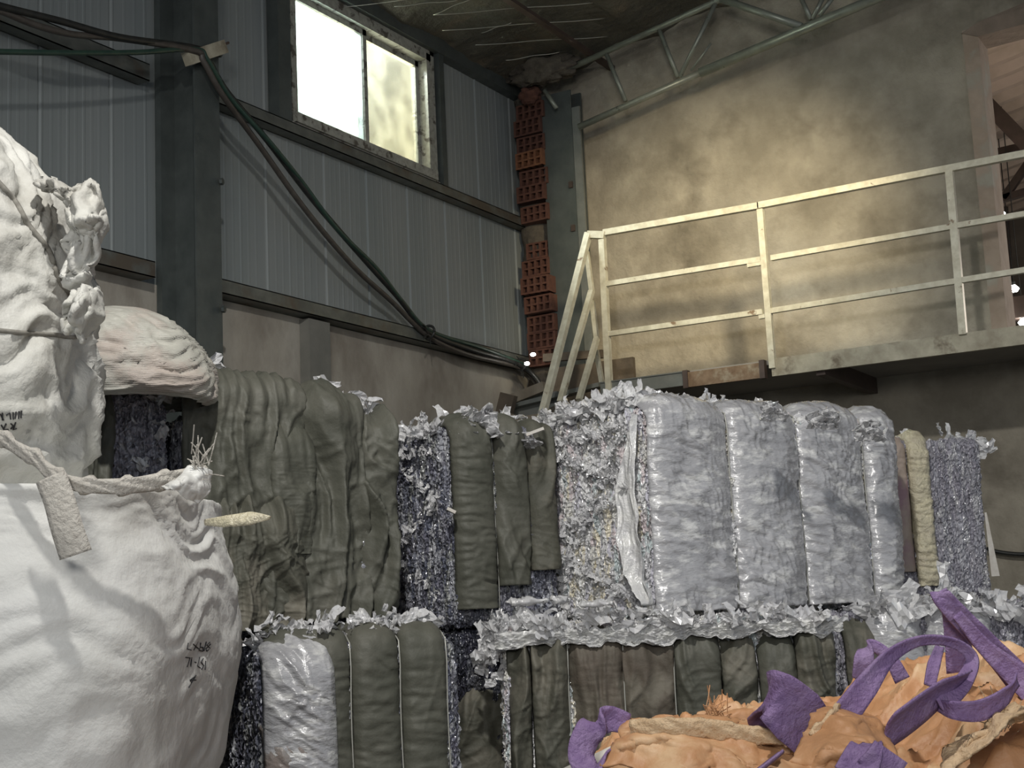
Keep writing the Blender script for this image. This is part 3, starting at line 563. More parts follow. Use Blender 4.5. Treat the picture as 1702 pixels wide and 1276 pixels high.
def cover(parent, name, x0, x1, L, Wd, H, mt_, kind='cloth', bulge=.035, seed=0, top=.45, drop=1.0, nu=None, nv=150, off=.012, amp=1.0, ragged=.0, slant=0.0, start_top=None):
    """a wrap running over the top edge and down the long front face (local y=0), between two straps"""
    r = .07; nu = nu or max(24, int((x1-x0)/.006)); pathlen = top*Wd+r*math.pi/2+(H-r)
    t_ = np.linspace(0, 1, nu); s_ = np.linspace(0, 1, nv); T, S = np.meshgrid(t_, s_, indexing='ij')
    X = x0+(x1-x0)*T
    rag = 1-ragged*(.5+.5*fbm(np.stack([X*9, X*0+seed, X*0], -1), 3))
    st = top*Wd if start_top is None else start_top
    arc = -st+(st+r*math.pi/2+(H-r)*drop*rag)*S                                      # arc length, 0 at start of round edge
    Y = np.where(arc < 0, r-arc, np.where(arc < r*math.pi/2, r-r*np.sin(np.clip(arc/r, 0, math.pi/2)), 0))
    Z = np.where(arc < 0, H, np.where(arc < r*math.pi/2, H-r+r*np.cos(np.clip(arc/r, 0, math.pi/2)), H-r-(arc-r*math.pi/2)))
    ny = np.where(arc < 0, 0, np.where(arc < r*math.pi/2, -np.sin(np.clip(arc/r, 0, math.pi/2)), -1)); nz = np.sqrt(np.clip(1-ny**2, 0, 1))
    P = np.stack([X, Y, Z], -1); N_ = np.stack([0*X, ny, nz], -1)
    prof = (1-np.abs(2*T-1)**5.5); d = off-.010*(1-prof)+bulge*.55*prof+bulge*.35*np.sin(np.pi*T)
    Q = np.stack([X+seed*3.1, arc+slant*X, 0*X+seed], -1)
    edge = np.clip(prof*3, 0, 1)
    if kind == 'cloth':
        wq = fbm(sc(Q, 3, 2, 1), 2)*.10
        Q2 = Q+np.stack([wq, 0*wq, 0*wq], -1)
        d = d+amp*(.016*ridge(sc(Q2, 9, 1.6, 1), 2)-.016)+amp*.006*fbm(sc(Q2, 26, 5, 1), 3)*edge+amp*.0035*fbm(sc(Q, 10, 60, 1), 2)*(1.2-edge*.7)
        d = d+amp*.010*np.clip(pn(sc(Q2, 5, 6, 1)), -1, 1)+amp*.013*wrinkle(Q, 9, seed)*edge
    elif kind == 'loose':          # hanging, deeply folded cloth
        wq = fbm(sc(Q, 2.2, 1.6, 1), 2)*.13; Q2 = Q+np.stack([wq, wq*.2, 0*wq], -1)
        d = d+amp*(.040*ridge(sc(Q2, 6.5, .9, 1), 2)-.045)+amp*.007*ridge(sc(Q2, 15, 4, 1), 2)+amp*.004*fbm(sc(Q2, 40, 12, 1), 2)
        P[..., 0] += amp*.012*pn(sc(Q2, 8, 3, 1)+5)
        d = d+amp*.016*wrinkle(Q, 7, seed)+amp*.006*wrinkle(Q, 22, seed+3)
    elif kind == 'tight':          # cloth with fine horizontal gathers
        d = d+amp*(.006*ridge(sc(Q, 3, 26, 1)+fbm(sc(Q, 4, 4, 1), 2)[..., None]*1.2, 2)-.004)+amp*.010*fbm(sc(Q, 4, 3, 1), 2)+amp*.004*fbm(sc(Q, 12, 50, 1), 2)+amp*.008*wrinkle(Q, 9, seed, (1.5, 1.25, .3))*edge
    elif kind == 'film':           # stretched film: diagonal pull lines
        Q3 = np.stack([Q[..., 0]*.82+Q[..., 1]*.57, -Q[..., 0]*.57+Q[..., 1]*.82, Q[..., 2]], -1)
        m1 = np.clip(.5+pn(sc(Q, 5, 3, 1)+7)*1.6, 0, 1)
        d = d+amp*.013*fbm(sc(Q, 5, 3.5, 1), 2)+amp*(.006*ridge(sc(Q3, 4, 26, 1)+fbm(sc(Q, 2, 2, 1), 2)[..., None]*.5, 2)-.006)*m1+amp*.010*wrinkle(Q, 13, seed, (-1.0, -1.2, -.75, -.2))*edge+amp*.0045*wrinkle(Q, 38, seed+9, (-1.0, -.8, -1.3))*edge
    P = P+N_*d[..., None]
    V, Fc = thick(P, gridf(nu, nv), nu, nv, -.003)
    return mesh_obj(name, V, Fc, mt_, parent)
def strap(parent, x, Wd, H, mt_, r=.0028, off=.006, top=.5):
    pts = [(x, Wd*top, H+off), (x, .05, H+off), (x, .0, H-.02), (x, -off, H-.06)]+[(x+.003*math.sin(z*9), -off-.004, z) for z in np.linspace(H-.1, .02, 10)]
    return MB().tube(pts, r, 6).build('binding_strap', mt_, parent, True)
def scraps(parent, name, pts, size, mt_, count, spread, seed=0, up=.5, kind=True):
    """crumpled shreds of film sticking out, one mesh of many curled pieces"""
    rs = np.random.RandomState(seed); mb = MB(); pts = np.array(pts, float)
    for k in range(count):
        i = rs.randint(len(pts)-1); f = rs.rand(); c = pts[i]*(1-f)+pts[i+1]*f+rs.normal(size=3)*spread
        s_ = size*rs.uniform(.5, 1.4); a = rs.normal(size=3); a[2] = abs(a[2])*2*up; a /= np.linalg.norm(a); b = np.cross(a, rs.normal(size=3)); b /= np.linalg.norm(b)+1e-9; n_ = np.cross(a, b)
        nu, nv = 6, 5; V = []
        ph = rs.uniform(0, 6)
        for u in range(nu):
            for v in range(nv):
                q = (u/(nu-1)); wv = (v/(nv-1)-.5)*(1-.35*q*rs.uniform(.6, 1.2))
                V.append(c+a*q*s_*1.3+b*wv*s_+n_*(s_*.30*math.sin(q*3+ph)+s_*.16*math.sin(v*2.1+ph*2+u)+rs.uniform(-.04, .04)*s_))
        mb.add(V, [tuple(f) for f in gridf(nu, nv)])
    o = mb.build(name, mt_, parent)
    o['kind'] = 'stuff'
    return o
def loc2(cx, cy, yw, l):  # local->world 2d
    return (cx+l[0]*math.cos(yw)-l[1]*math.sin(yw), cy+l[0]*math.sin(yw)+l[1]*math.cos(yw))
Z1 = .83; Z2 = 1.66; BH = .80
def bale(label, corner, yawdeg, z, name='plastic_bale', group='stacked bales of plastic scrap', cat='bale'):
    return thing(name, label, cat, (corner[0], corner[1], z), math.radians(yawdeg), group)

# A: big clear film bale on top of the pile
LA, WA, HA = 1.42, .73, .82
A = bale('large glittering bale wrapped in clear film in four bulging bands, top right of the pile', (-2.39, 5.11), 64, Z2)
core(A, LA, WA, HA, MT['bottles'], .0075, .022, .006, 3.3, lobe=None)
bnd = [.01, .43, .815, 1.21, 1.41]
for i in range(4):
    cover(A, 'film_band', bnd[i], bnd[i+1], LA, WA, HA, MT['film'], 'film', .045, 11+i*4.3, .30, .985, slant=.3, amp=1.2)
    if i: strap(A, bnd[i], WA, HA, MT['strapwire'])
def flap():
    U, Vv = np.meshgrid(np.linspace(0, 1, 60), np.linspace(0, 1, 90), indexing='ij')
    wd = .13*np.sin(np.clip(Vv*1.02, 0, 1)*math.pi)**.6
    P = np.stack([-.012-.02*U+0*Vv, .005+U*wd-.0*Vv, HA-.04-.74*Vv], -1); P[..., 0] += -.022*np.sin(U*5+Vv*3)-.008*ridge(sc(P, 3, 30, 4), 2)-.015*np.sin(Vv*math.pi)
    P[..., 1] += .015*fbm(sc(P, 1, 1, 9), 2)
    V, Fc = thick(P, gridf(60, 90), 60, 90, .002); mesh_obj('loose_film_flap', V, Fc, MT['film_lt'], A)
flap()
scraps(A, 'film_shreds', [(.02, .72, HA), (.0, .4, HA+.01), (.02, .1, HA+.01), (.3, .25, HA+.03), (.7, .35, HA+.03), (1.1, .3, HA+.01)], .042, MT['scrap'], 330, .022, 5)
scraps(A, 'bottle_flakes', [(-.012, .08, .05), (-.012, .7, .3), (-.012, .08, .5), (-.012, .7, .72), (-.012, .1, .75), (-.012, .65, .05)], .022, MT['scrap'], 900, .012, 6, up=1.5)
# B: bale behind on the right
LB, WB, HB = .56, .8, .76
B = bale('violet-grey bale with cream and brown strips, behind the film-wrapped bale at right', (-2.0, 6.75), 35, Z2)
core(B, LB, WB, HB, MT['bottles_violet'], .0085, .014, .004, 9.1)
cover(B, 'brown_strip', .0, .19, LB, WB, HB, MT['mauve'], 'cloth', .02, 5, .3, .8, amp=.6)
cover(B, 'cream_strip', .19, .30, LB, WB, HB, MT['yellowfoam'], 'tight', .035, 6, .3, .90, amp=1.6)
scraps(B, 'film_shreds', [(.1, .1, HB), (.55, .1, HB), (.58, .0, HB-.1)], .05, MT['scrap'], 30, .015, 9)
MB().add([(LB-.02, -.02, .40), (LB-.01, -.02, .40), (LB+.02, -.03, .10), (LB-.02, -.03, .10)], [(0, 1, 2, 3)]).build('paper_strip', MT['paper'], B)
# C: middle bale
LC, WC, HC = .50, .85, .79
Cb = bale('bluish crushed-bottle bale with a grey-green cloth side, middle of the top row', (-3.13, 4.84), 60, Z2)
core(Cb, LC, WC, HC, MT['bottles_blue'], .0075, .020, .006, 21.7)
cover(Cb, 'cloth_band', .01, .20, LC, WC, HC, MT['green'], 'tight', .05, 31, .3, .92)
cover(Cb, 'cloth_band', .20, .36, LC, WC, HC, MT['green'], 'cloth', .05, 34, .3, .80)
cover(Cb, 'cloth_band', .36, .50, LC, WC, HC, MT['green_dk'], 'cloth', .04, 35, .3, .72)
strap(Cb, .20, WC, HC, MT['strapwire'], .002)
scraps(Cb, 'film_shreds', [(.0, .8, HC), (.0, .1, HC), (.2, .12, HC+.02), (.45, .12, HC+.01)], .045, MT['scrap'], 110, .022, 12)
scraps(Cb, 'bottle_flakes', [(-.01, .08, .1), (-.01, .55, .3), (-.01, .08, .5), (-.01, .55, .72), (-.01, .1, .7)], .022, MT['scrap'], 160, .015, 13, up=1.5)
# D: upper-left bale in loose green cloth
LD, WD, HD = .84, .72, .89
Db = bale('large bale draped in loose grey-green cloth with deep folds, left of the top row', (-3.51, 3.74), 66, Z2)
core(Db, LD, WD, HD-.12, MT['bottles_blue'], .010, .018, .005, 41)
cover(Db, 'cloth_panel', -.01, .48, LD, WD, HD, MT['green'], 'cloth', .055, 44, .5, .98, amp=1.5, ragged=.15)
cover(Db, 'folded_cloth', .42, .72, LD, WD, HD-.045, MT['green'], 'loose', .075, 47, .4, 1.0, amp=1.3, ragged=.1)
cover(Db, 'folded_cloth', .68, .85, LD, WD, HD-.10, MT['green'], 'loose', .06, 52, .4, 1.02, amp=1.2, ragged=.1)
cover(Db, 'cloth_patch', .30, .49, LD, WD, HD-.20, MT['green'], 'cloth', .035, 59, .0, .55, off=.055, amp=1.5, start_top=0)
cover(Db, 'lower_folds', .02, .45, LD, WD, .42, MT['green_dk'], 'loose', .07, 63, .0, .95, off=.04, amp=1.4, start_top=0)
scraps(Db, 'film_shreds', [(.0, .2, HD+.03), (.18, .1, HD+.04)], .05, MT['scrap'], 36, .02, 15)
scraps(Db, 'film_shreds', [(.50, .10, HD+.0), (.60, .08, HD-.01), (.72, .08, HD-.05), (.8, .08, HD-.07)], .045, MT['scrap'], 30, .016, 16)
# E: far-left bale behind the bags
LE, WE, HE = .86, .70, .86
Eb = bale('bale with violet crushed film and dark folded cloth, peeking out behind the white bags', (-3.90, 2.93), 66, Z2)
core(Eb, LE, WE, HE-.02, MT['bottles_violet'], .0085, .016, .005, 61)
cover(Eb, 'folded_cloth', .30, .66, LE, WE, HE-.02, MT['green'], 'loose', .06, 66, .5, 1.0, amp=1.2)
cover(Eb, 'teal_film', .22, .40, LE, WE, HE-.12, MT['teal'], 'loose', .05, 69, .2, 1.0, off=.04, amp=.8)
scraps(Eb, 'film_shreds', [(.5, .08, HE), (.86, .05, HE), (.75, -.02, HE-.3)], .045, MT['scrap'], 60, .02, 17)
# F: lower-left bale
LF, WF, HF = .70, .75, .81
Fb = bale('lower bale wrapped in smooth grey-green cloth bands, bottom left of centre', (-3.23, 3.79), 52, Z1)
core(Fb, LF, WF, HF-.02, MT['bottles_blue'], .0095, .016, .005, 71)
for i, (a, b) in enumerate(((.02, .31), (.31, .485), (.485, .655))):
    cover(Fb, 'cloth_band', a, b, LF, WF, HF, MT['green'], 'tight', .035, 74+i*3, .45, 1.0, amp=.9)
    strap(Fb, b, WF, HF, MT['strapwire'])
cover(Fb, 'clear_film_cover', .0, .25, LF, WF, HF-.07, MT['film'], 'film', .05, 83, .1, .5, off=.05, amp=1.4, start_top=.0)
cover(Fb, 'pink_film_cover', .0, .22, LF, WF, HF-.32, MT['film_pink'], 'film', .05, 88, .0, 1.0, off=.05, amp=1.2, start_top=0)
scraps(Fb, 'film_shreds', [(.0, .05, HF), (.3, .05, HF+.02), (.65, .1, HF+.01)], .038, MT['scrap'], 150, .022, 18)
# G: recessed bale between the lower bales, gap shadow put into its colour
LG, WG, HG = .36, .8, .80
Gb = bale('dark blue bale of crushed bottles, gap shadow painted into its colour, recessed between the two lower cloth bales', (-3.26, 4.84), 31, Z1)
core(Gb, LG, WG, HG, MT['bottles_painted_shade'], .010, .018, .006, 91)
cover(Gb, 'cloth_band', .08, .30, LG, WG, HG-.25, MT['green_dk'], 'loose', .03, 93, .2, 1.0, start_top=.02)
# H: lower centre bale with mottled cloth lobes
LH, WH, HH = 1.25, .95, .80
Hb = bale('wide lower bale with mossy grey-green and brown cloth bands under a clear film top', (-2.84, 4.72), 31, Z1)
core(Hb, LH, WH, HH+.01, MT['bottles'], .0085, .018, .006, 101)
hb = [0.01, .10, .24, .447, .635, .81, .946, 1.09, 1.24]
hm = ['green_dk', 'green_dk', 'brown', 'brown', 'green', 'green_dk', 'green', 'green_dk']
for i in range(8):
    cover(Hb, 'cloth_band', hb[i], hb[i+1], LH, WH, HH-.06-.02*RS.rand(), MT[hm[i]], 'cloth' if i % 3 else 'loose', .03, 104+i*5, .02, 1.0, off=.035, amp=1.7 if i % 3 else 1.0, start_top=.035)
    if i in (1, 2, 3): strap(Hb, hb[i+1], WH, HH, MT['strapwire'], .003, .03, .1)
def filmtop(parent, L, Wd, H, seed, mt_, y0=-.05, y1=.55, z=.01, amp=1., drop=.08):
    nu, nv = int(L/.008), 90; U, Vv = np.meshgrid(np.linspace(-.03, L+.02, nu), np.linspace(0, 1, nv), indexing='ij')
    Y = np.where(Vv < .25, y0+0*Vv, y0+(y1-y0)*(Vv-.25)/.75); Z = np.where(Vv < .25, H-drop*(1-Vv/.25), H+z+0*Vv)
    rag = (.5+.5*fbm(np.stack([U*8, 0*U+seed, 0*U], -1), 3)); Z = np.where(Vv < .25, H-drop*1.3*rag*(1-Vv/.25), Z)
    P = np.stack([U, Y, Z], -1); S = np.stack([U, Vv, 0*U+seed], -1)
    d = amp*(.014*ridge(sc(S, 14, 6, 1), 3)-.012)+RS.uniform(-.004, .004, U.shape)
    P[..., 2] += d*np.where(Vv < .25, .4, 1); P[..., 1] -= d*np.where(Vv < .3, 1.3, 0)
    V, Fc = thick(P, gridf(nu, nv), nu, nv, .002); return mesh_obj('clear_film_top', V, Fc, mt_, parent, False)
filmtop(Hb, LH, WH, HH-.015, 3, MT['film_lt'], -.06, .6, .008, .8, .075)
scraps(Hb, 'film_shreds', [(-.06, .05, HH-.15), (-.03, .0, HH), (.3, -.05, HH+.02), (.7, -.06, HH+.01), (1.3, -.06, HH)], .05, MT['scrap'], 150, .02, 19)
# I: lower right bale of crumpled film
LI, WI, HI = 1.2, .8, .80
Ib = bale('crumpled clear film bale, low at the right behind the purple straps', (-1.90, 5.84), 31, Z1)
core(Ib, LI, WI, HI, MT['bottles_violet'], .0095, .03, .006, 131)
cover(Ib, 'film_band', .10, .34, LI, WI, HI, MT['film'], 'film', .05, 133, .3, 1.0, amp=1.6)
cover(Ib, 'film_band', .34, .62, LI, WI, HI, MT['film'], 'film', .05, 137, .3, 1.0, amp=1.6)
cover(Ib, 'frayed_cloth', .0, .14, LI, WI, HI-.10, MT['green_dk'], 'loose', .04, 139, .0, 1.0, off=.05, start_top=.02)
scraps(Ib, 'film_shreds', [(.1, -.02, HI), (.5, -.04, HI), (.9, -.02, HI), (1.25, 0, HI)], .06, MT['scrap'], 120, .03, 20)
# hidden bottom layer that carries the pile
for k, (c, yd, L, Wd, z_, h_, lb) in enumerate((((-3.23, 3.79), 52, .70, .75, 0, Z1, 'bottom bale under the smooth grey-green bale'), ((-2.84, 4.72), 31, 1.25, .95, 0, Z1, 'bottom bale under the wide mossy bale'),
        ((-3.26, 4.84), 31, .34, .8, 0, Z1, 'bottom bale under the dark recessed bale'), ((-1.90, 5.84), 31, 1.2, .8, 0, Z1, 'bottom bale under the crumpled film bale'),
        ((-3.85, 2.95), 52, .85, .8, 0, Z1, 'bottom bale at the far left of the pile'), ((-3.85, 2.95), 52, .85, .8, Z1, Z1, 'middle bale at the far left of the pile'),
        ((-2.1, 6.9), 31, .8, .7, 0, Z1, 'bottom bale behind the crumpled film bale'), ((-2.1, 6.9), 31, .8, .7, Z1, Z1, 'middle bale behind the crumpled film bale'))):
    b_ = bale(lb, c, yd, z_); core(b_, L, Wd, h_-.015, MT['bottles_painted_shade'], .03, .01, .004, 140+k)

# crushed clear bottles lying on the lower bale
def bottle(px, py, d, ang, label, s_=1.0):
    p = D(px, py, d); t = thing('clear_bottle', label, 'bottle', tuple(p), ang, 'crushed clear bottles on the wide lower bale')
    n, k = 26, 14; U, Vv = np.meshgrid(np.linspace(0, 2*math.pi, k, endpoint=False), np.linspace(0, 1, n), indexing='ij')
    R_ = np.where(Vv < .72, .028, .028-(Vv-.72)/.28*.017)*np.clip(Vv*12, .3, 1)*(1+.10*np.sin(Vv*60)*(Vv < .6)); R_ = R_*s_
    P = np.stack([(Vv-.5)*.20*s_, np.cos(U)*R_, np.sin(U)*R_*.62+.02], -1); P += .011*np.stack([fbm(P*30), fbm(P*30+4), fbm(P*30+9)], -1)
    mesh_obj('body', P.reshape(-1, 3), gridf(k, n, True), MT['scrap'], t, True)
    MB().tube([(.095*s_, 0, .02), (.115*s_, 0, .02)], .013*s_, 10).build('neck', MT['film_lt'], t, True)
bottle(874, 1008, 5.4, .55, 'crushed clear bottle lying at the left end of the wide lower bale', .72)
bottle(932, 1006, 5.45, 1.6, 'crushed clear bottle propped at a slant, right of the first lying bottle', .66)
bottle(990, 1012, 5.35, .1, 'flattened clear bottle just below the glittering bale end', .6)
tag(MB().bar(D(743, 845, 5.68), D(757, 852, 5.68), .05, .012, (0, 0, 1)).build('paper_scrap', MT['paper']), 'small crumpled pinkish paper label stuck on the bluish bottle bale', 'paper')

# tall shreds standing above bale C
def shard(name, pts, d, label, mt_='scrap', seed=[0]):
    """crumpled upright sheet whose ragged top runs over the given outline"""
    seed[0] += 1; xs = [p[0] for p in pts]; ys = [p[1] for p in pts]; x0, x1, yb = min(xs), max(xs), max(ys)+8
    up = sorted(pts); nu, nv = 26, 16; V = []; c = D((x0+x1)/2, yb, d)
    hx = np.linspace(x0, x1, nu); top = np.interp(hx, [p[0] for p in up], [p[1] for p in up])
    for i in range(nu):
        for j in range(nv):
            f_ = j/(nv-1); V.append(D(hx[i], yb+(top[i]-yb)*f_, d)-c)
    V = np.array(V); s_ = (x1-x0)/FPX*d; k = 5/max(s_, .05); nz = np.stack([fbm(V*k+seed[0], 3), fbm(V*k+seed[0]+5, 3), .4*fbm(V*k+seed[0]+9, 3)], -1)
    V = V+nz*s_*.16+np.array([_f[0], _f[1], 0])*((ridge(V*k*.8+seed[0], 2)-1)*s_*.30)[:, None]
    V2, Fc = thick(V, gridf(nu, nv), nu, nv, .002); o = mesh_obj(name, V2, Fc, MT[mt_], None, False); o.location = tuple(c)
    return tag(o, label, 'plastic scrap', 'loose film scraps on top of the bales')
shard('film_scrap', [(757, 712), (770, 685), (783, 672), (800, 690), (808, 671), (822, 688), (832, 720)], 5.85, 'crumpled clear film with two peaks standing on the middle bale')
shard('film_scrap', [(692, 716), (692, 690), (700, 682), (709, 690), (712, 722)], 5.95, 'thin clear film shred standing up over the bluish bottle strip')
shard('film_scrap', [(832, 730), (845, 716), (880, 722), (900, 738)], 5.95, 'pale crumpled film lying between the middle bale and the glittering bale')
shard('film_scrap', [(1262, 680), (1266, 667), (1290, 668), (1306, 684), (1302, 692)], 5.65, 'small clear film tuft on top of the second film band')
shard('film_scrap', [(1340, 695), (1352, 682), (1370, 678), (1368, 690), (1392, 688), (1396, 705)], 5.75, 'jagged clear film tuft on top of the third film band')
shard('film_scrap', [(1420, 712), (1435, 702), (1455, 698), (1470, 708), (1466, 726)], 5.9, 'clear film tuft on the far right shoulder of the film-wrapped bale')
shard('film_scrap', [(492, 682), (510, 670), (526, 668), (536, 684)], 5.35, 'white film scrap tucked on the crest of the loose green folds')
shard('film_scrap', [(812, 1044), (818, 1012), (826, 1030), (830, 1008), (838, 1040)], 5.42, 'sharp pale film spikes at the left end of the wide lower bale')
tag(MB().bar(D(875, 723, 5.9), D(904, 712, 5.9), .03, .012).build('paper_scrap', MT['paper']), 'white strip poking up between the middle bale and the glittering bale', 'paper')

# ================================================================== BAGS
def strokes_on(parent, surf, strokes, rad, name='handwriting'):
    """marker strokes laid on a bag's cloth"""
    from mathutils.bvhtree import BVHTree
    me = surf.data; mw = surf.matrix_world if False else None
    bv = BVHTree.FromPolygons([v.co[:] for v in me.vertices], [p.vertices[:] for p in me.polygons])
    off = np.array(parent.location); mb = MB()
    for st in strokes:
        pts = []
        for (x, y) in st:
            q = Vector(ray(x, y)).normalized(); h = bv.ray_cast(Vector(EYEP-off), q)
            if h[0] is not None: pts.append(np.array(h[0])-np.array(q)*.003)
        if len(pts) > 1: mb.tube(pts, rad, 5)
    return mb.build(name, MT['ink'], parent)
def bag(name, label, c, prof, mt_, rz=0, p=3.2, amp=1.0, seed=0, n=240, m_=200, cat='bag', lean=(0, 0), group=None, wr=(1, 1)):
    """woven bulk bag: superellipse rings following prof = [(z, rx, ry)]"""
    t = thing(name, label, cat, c, 0, group)
    pr = smoothpath([(a, b, d) for a, b, d in prof], 12); arc = np.linspace(0, 1, len(pr)); q = np.linspace(0, 1, m_)
    z = np.interp(q, arc, pr[:, 0]); rx = np.interp(q, arc, pr[:, 1]); ry = np.interp(q, arc, pr[:, 2])
    th = np.linspace(0, 2*math.pi, n, endpoint=False); T, Q = np.meshgrid(th, q, indexing='ij')
    cs, sn = np.cos(T), np.sin(T); rr = (np.abs(cs)**p+np.abs(sn)**p)**(-1/p)
    X = rx[None, :]*cs*rr; Y = ry[None, :]*sn*rr; Z = z[None, :]+0*T
    P = np.stack([X, Y, Z], -1); S = P+seed
    wv = fbm(S*2.2, 2)*.5; S2 = S+wv[..., None]
    rad = amp*(.020*fbm(S*3*wr[0], 3)+.015*(ridge(sc(S2, 4, 4, 7)*wr[0], 3)-1.1)+.0035*fbm(sc(S2, 22, 22, 30), 2))
    nr = np.stack([cs, sn, 0*T], -1); edge = np.clip(np.minimum(rx, ry)[None, :]*4, 0, 1)
    P = P+nr*(rad*edge)[..., None]; P[..., 2] += amp*.012*fbm(sc(S, 5, 5, 2), 3)*edge
    zz = (Z-Z.min())/(Z.max()-Z.min()); P[..., 0] += lean[0]*zz; P[..., 1] += lean[1]*zz
    cr, sr = math.cos(rz), math.sin(rz); x_, y_ = P[..., 0].copy(), P[..., 1].copy(); P[..., 0] = x_*cr-y_*sr; P[..., 1] = x_*sr+y_*cr
    body = mesh_obj('body', P.reshape(-1, 3), gridf(n, m_, True), mt_, t)
    return t, body
def ribbon(parent, name, pts, wd, mt_, side=None, th=.004, world=True, off=(0, 0, 0), n=10, crumple=.0):
    """strap along pts=(x,y,d[,width]); side = direction of the strap's width"""
    P = np.array([D(a[0], a[1], a[2]) for a in pts]) if world else np.array(pts, float)
    ws = [a[3] if len(a) > 3 else wd for a in pts] if world else [wd]*len(pts)
    sd = [a[4] if len(a) > 4 else None for a in pts] if world else [None]*len(pts)
    Q = smoothpath(P, n); Wv = np.interp(np.linspace(0, 1, len(Q)), np.linspace(0, 1, len(pts)), ws)
    sdef = np.array(side if side is not None else _u)
    # side given as mix (right, up, forward)
    S_ = np.array([(_r*s_[0]+_u*s_[1]+_f*s_[2]) if s_ is not None else sdef for s_ in sd]); Ss = smoothpath(S_, n)
    nv = 7; V = []
    for i, q in enumerate(Q):
        t_ = Q[min(i+1, len(Q)-1)]-Q[max(i-1, 0)]; t_ /= np.linalg.norm(t_)+1e-9
        s_ = Ss[i]-t_*np.dot(Ss[i], t_); s_ /= np.linalg.norm(s_)+1e-9; nn = np.cross(t_, s_)
        for k in range(nv):
            f_ = k/(nv-1)-.5; V.append(q+s_*f_*Wv[i]+nn*(.10*Wv[i]*math.cos(f_*math.pi)+crumple*math.sin(i*.9+k*1.7))-np.array(off))
    V = np.array(V); V2, Fc = thick(V, gridf(len(Q), nv), len(Q), nv, th)
    return mesh_obj(name, V2, Fc, mt_, parent)

# crumpled neck of the bag
def neck(parent, rows, mt_, off, name, amp=.03, seed=0, n=60):
    Ls = [[D(*a)-np.array(off) for a in row] for row in rows]; S_ = np.array([smoothpath(r_, n//(len(r_)-1)) for r_ in Ls]); k = S_.shape[1]
    out = np.array([smoothpath(S_[:, j], 16) for j in range(k)]); V = out; nz = np.stack([fbm(V*7+seed, 3), fbm(V*7+seed+5, 3), fbm(V*7+seed+9, 3)], -1)
    V = V+nz*amp+.5*amp*np.stack([fbm(V*16+seed+2, 3), fbm(V*16+seed+4, 3), fbm(V*16+seed+6, 3)], -1)-_f*((ridge(V*11+seed, 3)-1)*amp*1.1)[..., None]
    nu, nv = V.shape[:2]; V2, Fc = thick(V.reshape(-1, 3), gridf(nu, nv), nu, nv, .004); return mesh_obj(name, V2, Fc, mt_, parent)
# J1 big white bag in the foreground
c1 = D(-25, 1276, 3.1); c1[2] = .98
J1, j1b = bag('bulk_bag', 'big bright white woven bulk bag with marker writing, left foreground', tuple(c1),
   [(0, .28, .28), (.02, .37, .37), (.25, .43, .43), (.45, .475, .47), (.66, .512, .51), (.82, .505, .495), (.93, .475, .47), (1.0, .47, .465), (.985, .455, .445), (.90, .40, .40), (.86, .2, .2), (.86, .01, .01)], MT['white_bag'], math.radians(26), 3.4, .50, 3, wr=(.7, 1))
o1 = np.array(c1)
ribbon(J1, 'lifting_strap', [(84, 792, 2.66, .058, (1, .1, 0)), (98, 830, 2.65, .058, (1, .1, 0)), (112, 880, 2.64, .06, (1, .1, 0)), (126, 922, 2.64, .062, (1, .1, 0))], .1, MT['webbing'], off=o1, th=.006)
ribbon(J1, 'strap_loop', [(340, 868, 2.86, .012, (0, 1, 0)), (375, 866, 2.82, .024, (.1, 1, .3)), (415, 861, 2.80, .028, (.1, 1, .5)), (448, 860, 2.79, .008, (0, 1, 0))], .03, MT['yellowfoam'], off=o1, th=.010)
ribbon(J1, 'rim_hem', [(-20, 718, 2.75, .026), (50, 758, 2.7, .026), (110, 800, 2.68, .026), (200, 808, 2.70, .03), (290, 796, 2.78, .035), (345, 785, 2.85, .03)], .03, MT['webbing'], off=o1, th=.012, crumple=.003)
def fray(parent, c, cnt, ln, mt_, off, dirs, r=.0012, seed=1):
    rs = np.random.RandomState(seed); mb = MB()
    for k in range(cnt):
        d_ = np.array(dirs)+rs.normal(size=3)*.6; d_ /= np.linalg.norm(d_); p = np.array(c)+rs.normal(size=3)*.012-np.array(off); l_ = ln*rs.uniform(.4, 1.2); b_ = rs.normal(size=3)*.3*l_
        mb.tube([p, p+d_*l_*.5+b_*.2, p+d_*l_+b_*.5], r, 4)
    o = mb.build('frayed_threads', mt_, parent); o['kind'] = 'stuff'; return o
def tuft(parent, name, c, s_, mt_, off, seed):
    return lump(name, np.array(c)-np.array(off), s_[0], s_[1], s_[2], mt_, .45, 7, seed, 40, parent)
neck(J1, [[(262, 806, 2.74), (300, 792, 2.76), (318, 774, 2.80)], [(275, 812, 2.73), (310, 796, 2.74), (330, 776, 2.79)], [(300, 822, 2.74), (328, 806, 2.75), (350, 784, 2.80)], [(330, 840, 2.78), (346, 826, 2.79), (352, 800, 2.82)]], MT['white_bag'], o1, 'corner_flap', .012, 5)
fray(J1, D(330, 778, 2.80), 26, .05, MT['webbing'], o1, (.3, 0, .8), seed=3)
hand = [[(313,1068),(311,1078),(318,1080)],[(321,1070),(330,1078)],[(329,1066),(322,1080)],[(334,1068),(331,1080),(337,1082),(338,1076),(332,1075)],[(343,1066),(339,1082)],[(349,1067),(344,1072),(349,1077),(344,1082),(342,1078),(350,1070)],
        [(308,1092),(316,1093),(311,1108)],[(319,1092),(317,1108)],[(324,1100),(326,1101)],[(332,1092),(328,1106),(333,1110)],[(338,1094),(334,1100),(339,1106),(335,1112)],[(342,1098),(341,1113)],
        [(324,1124),(316,1130),(318,1134),(326,1122),(314,1142)],[(316,1130),(326,1130)]]
strokes_on(J1, j1b, hand, .0013)
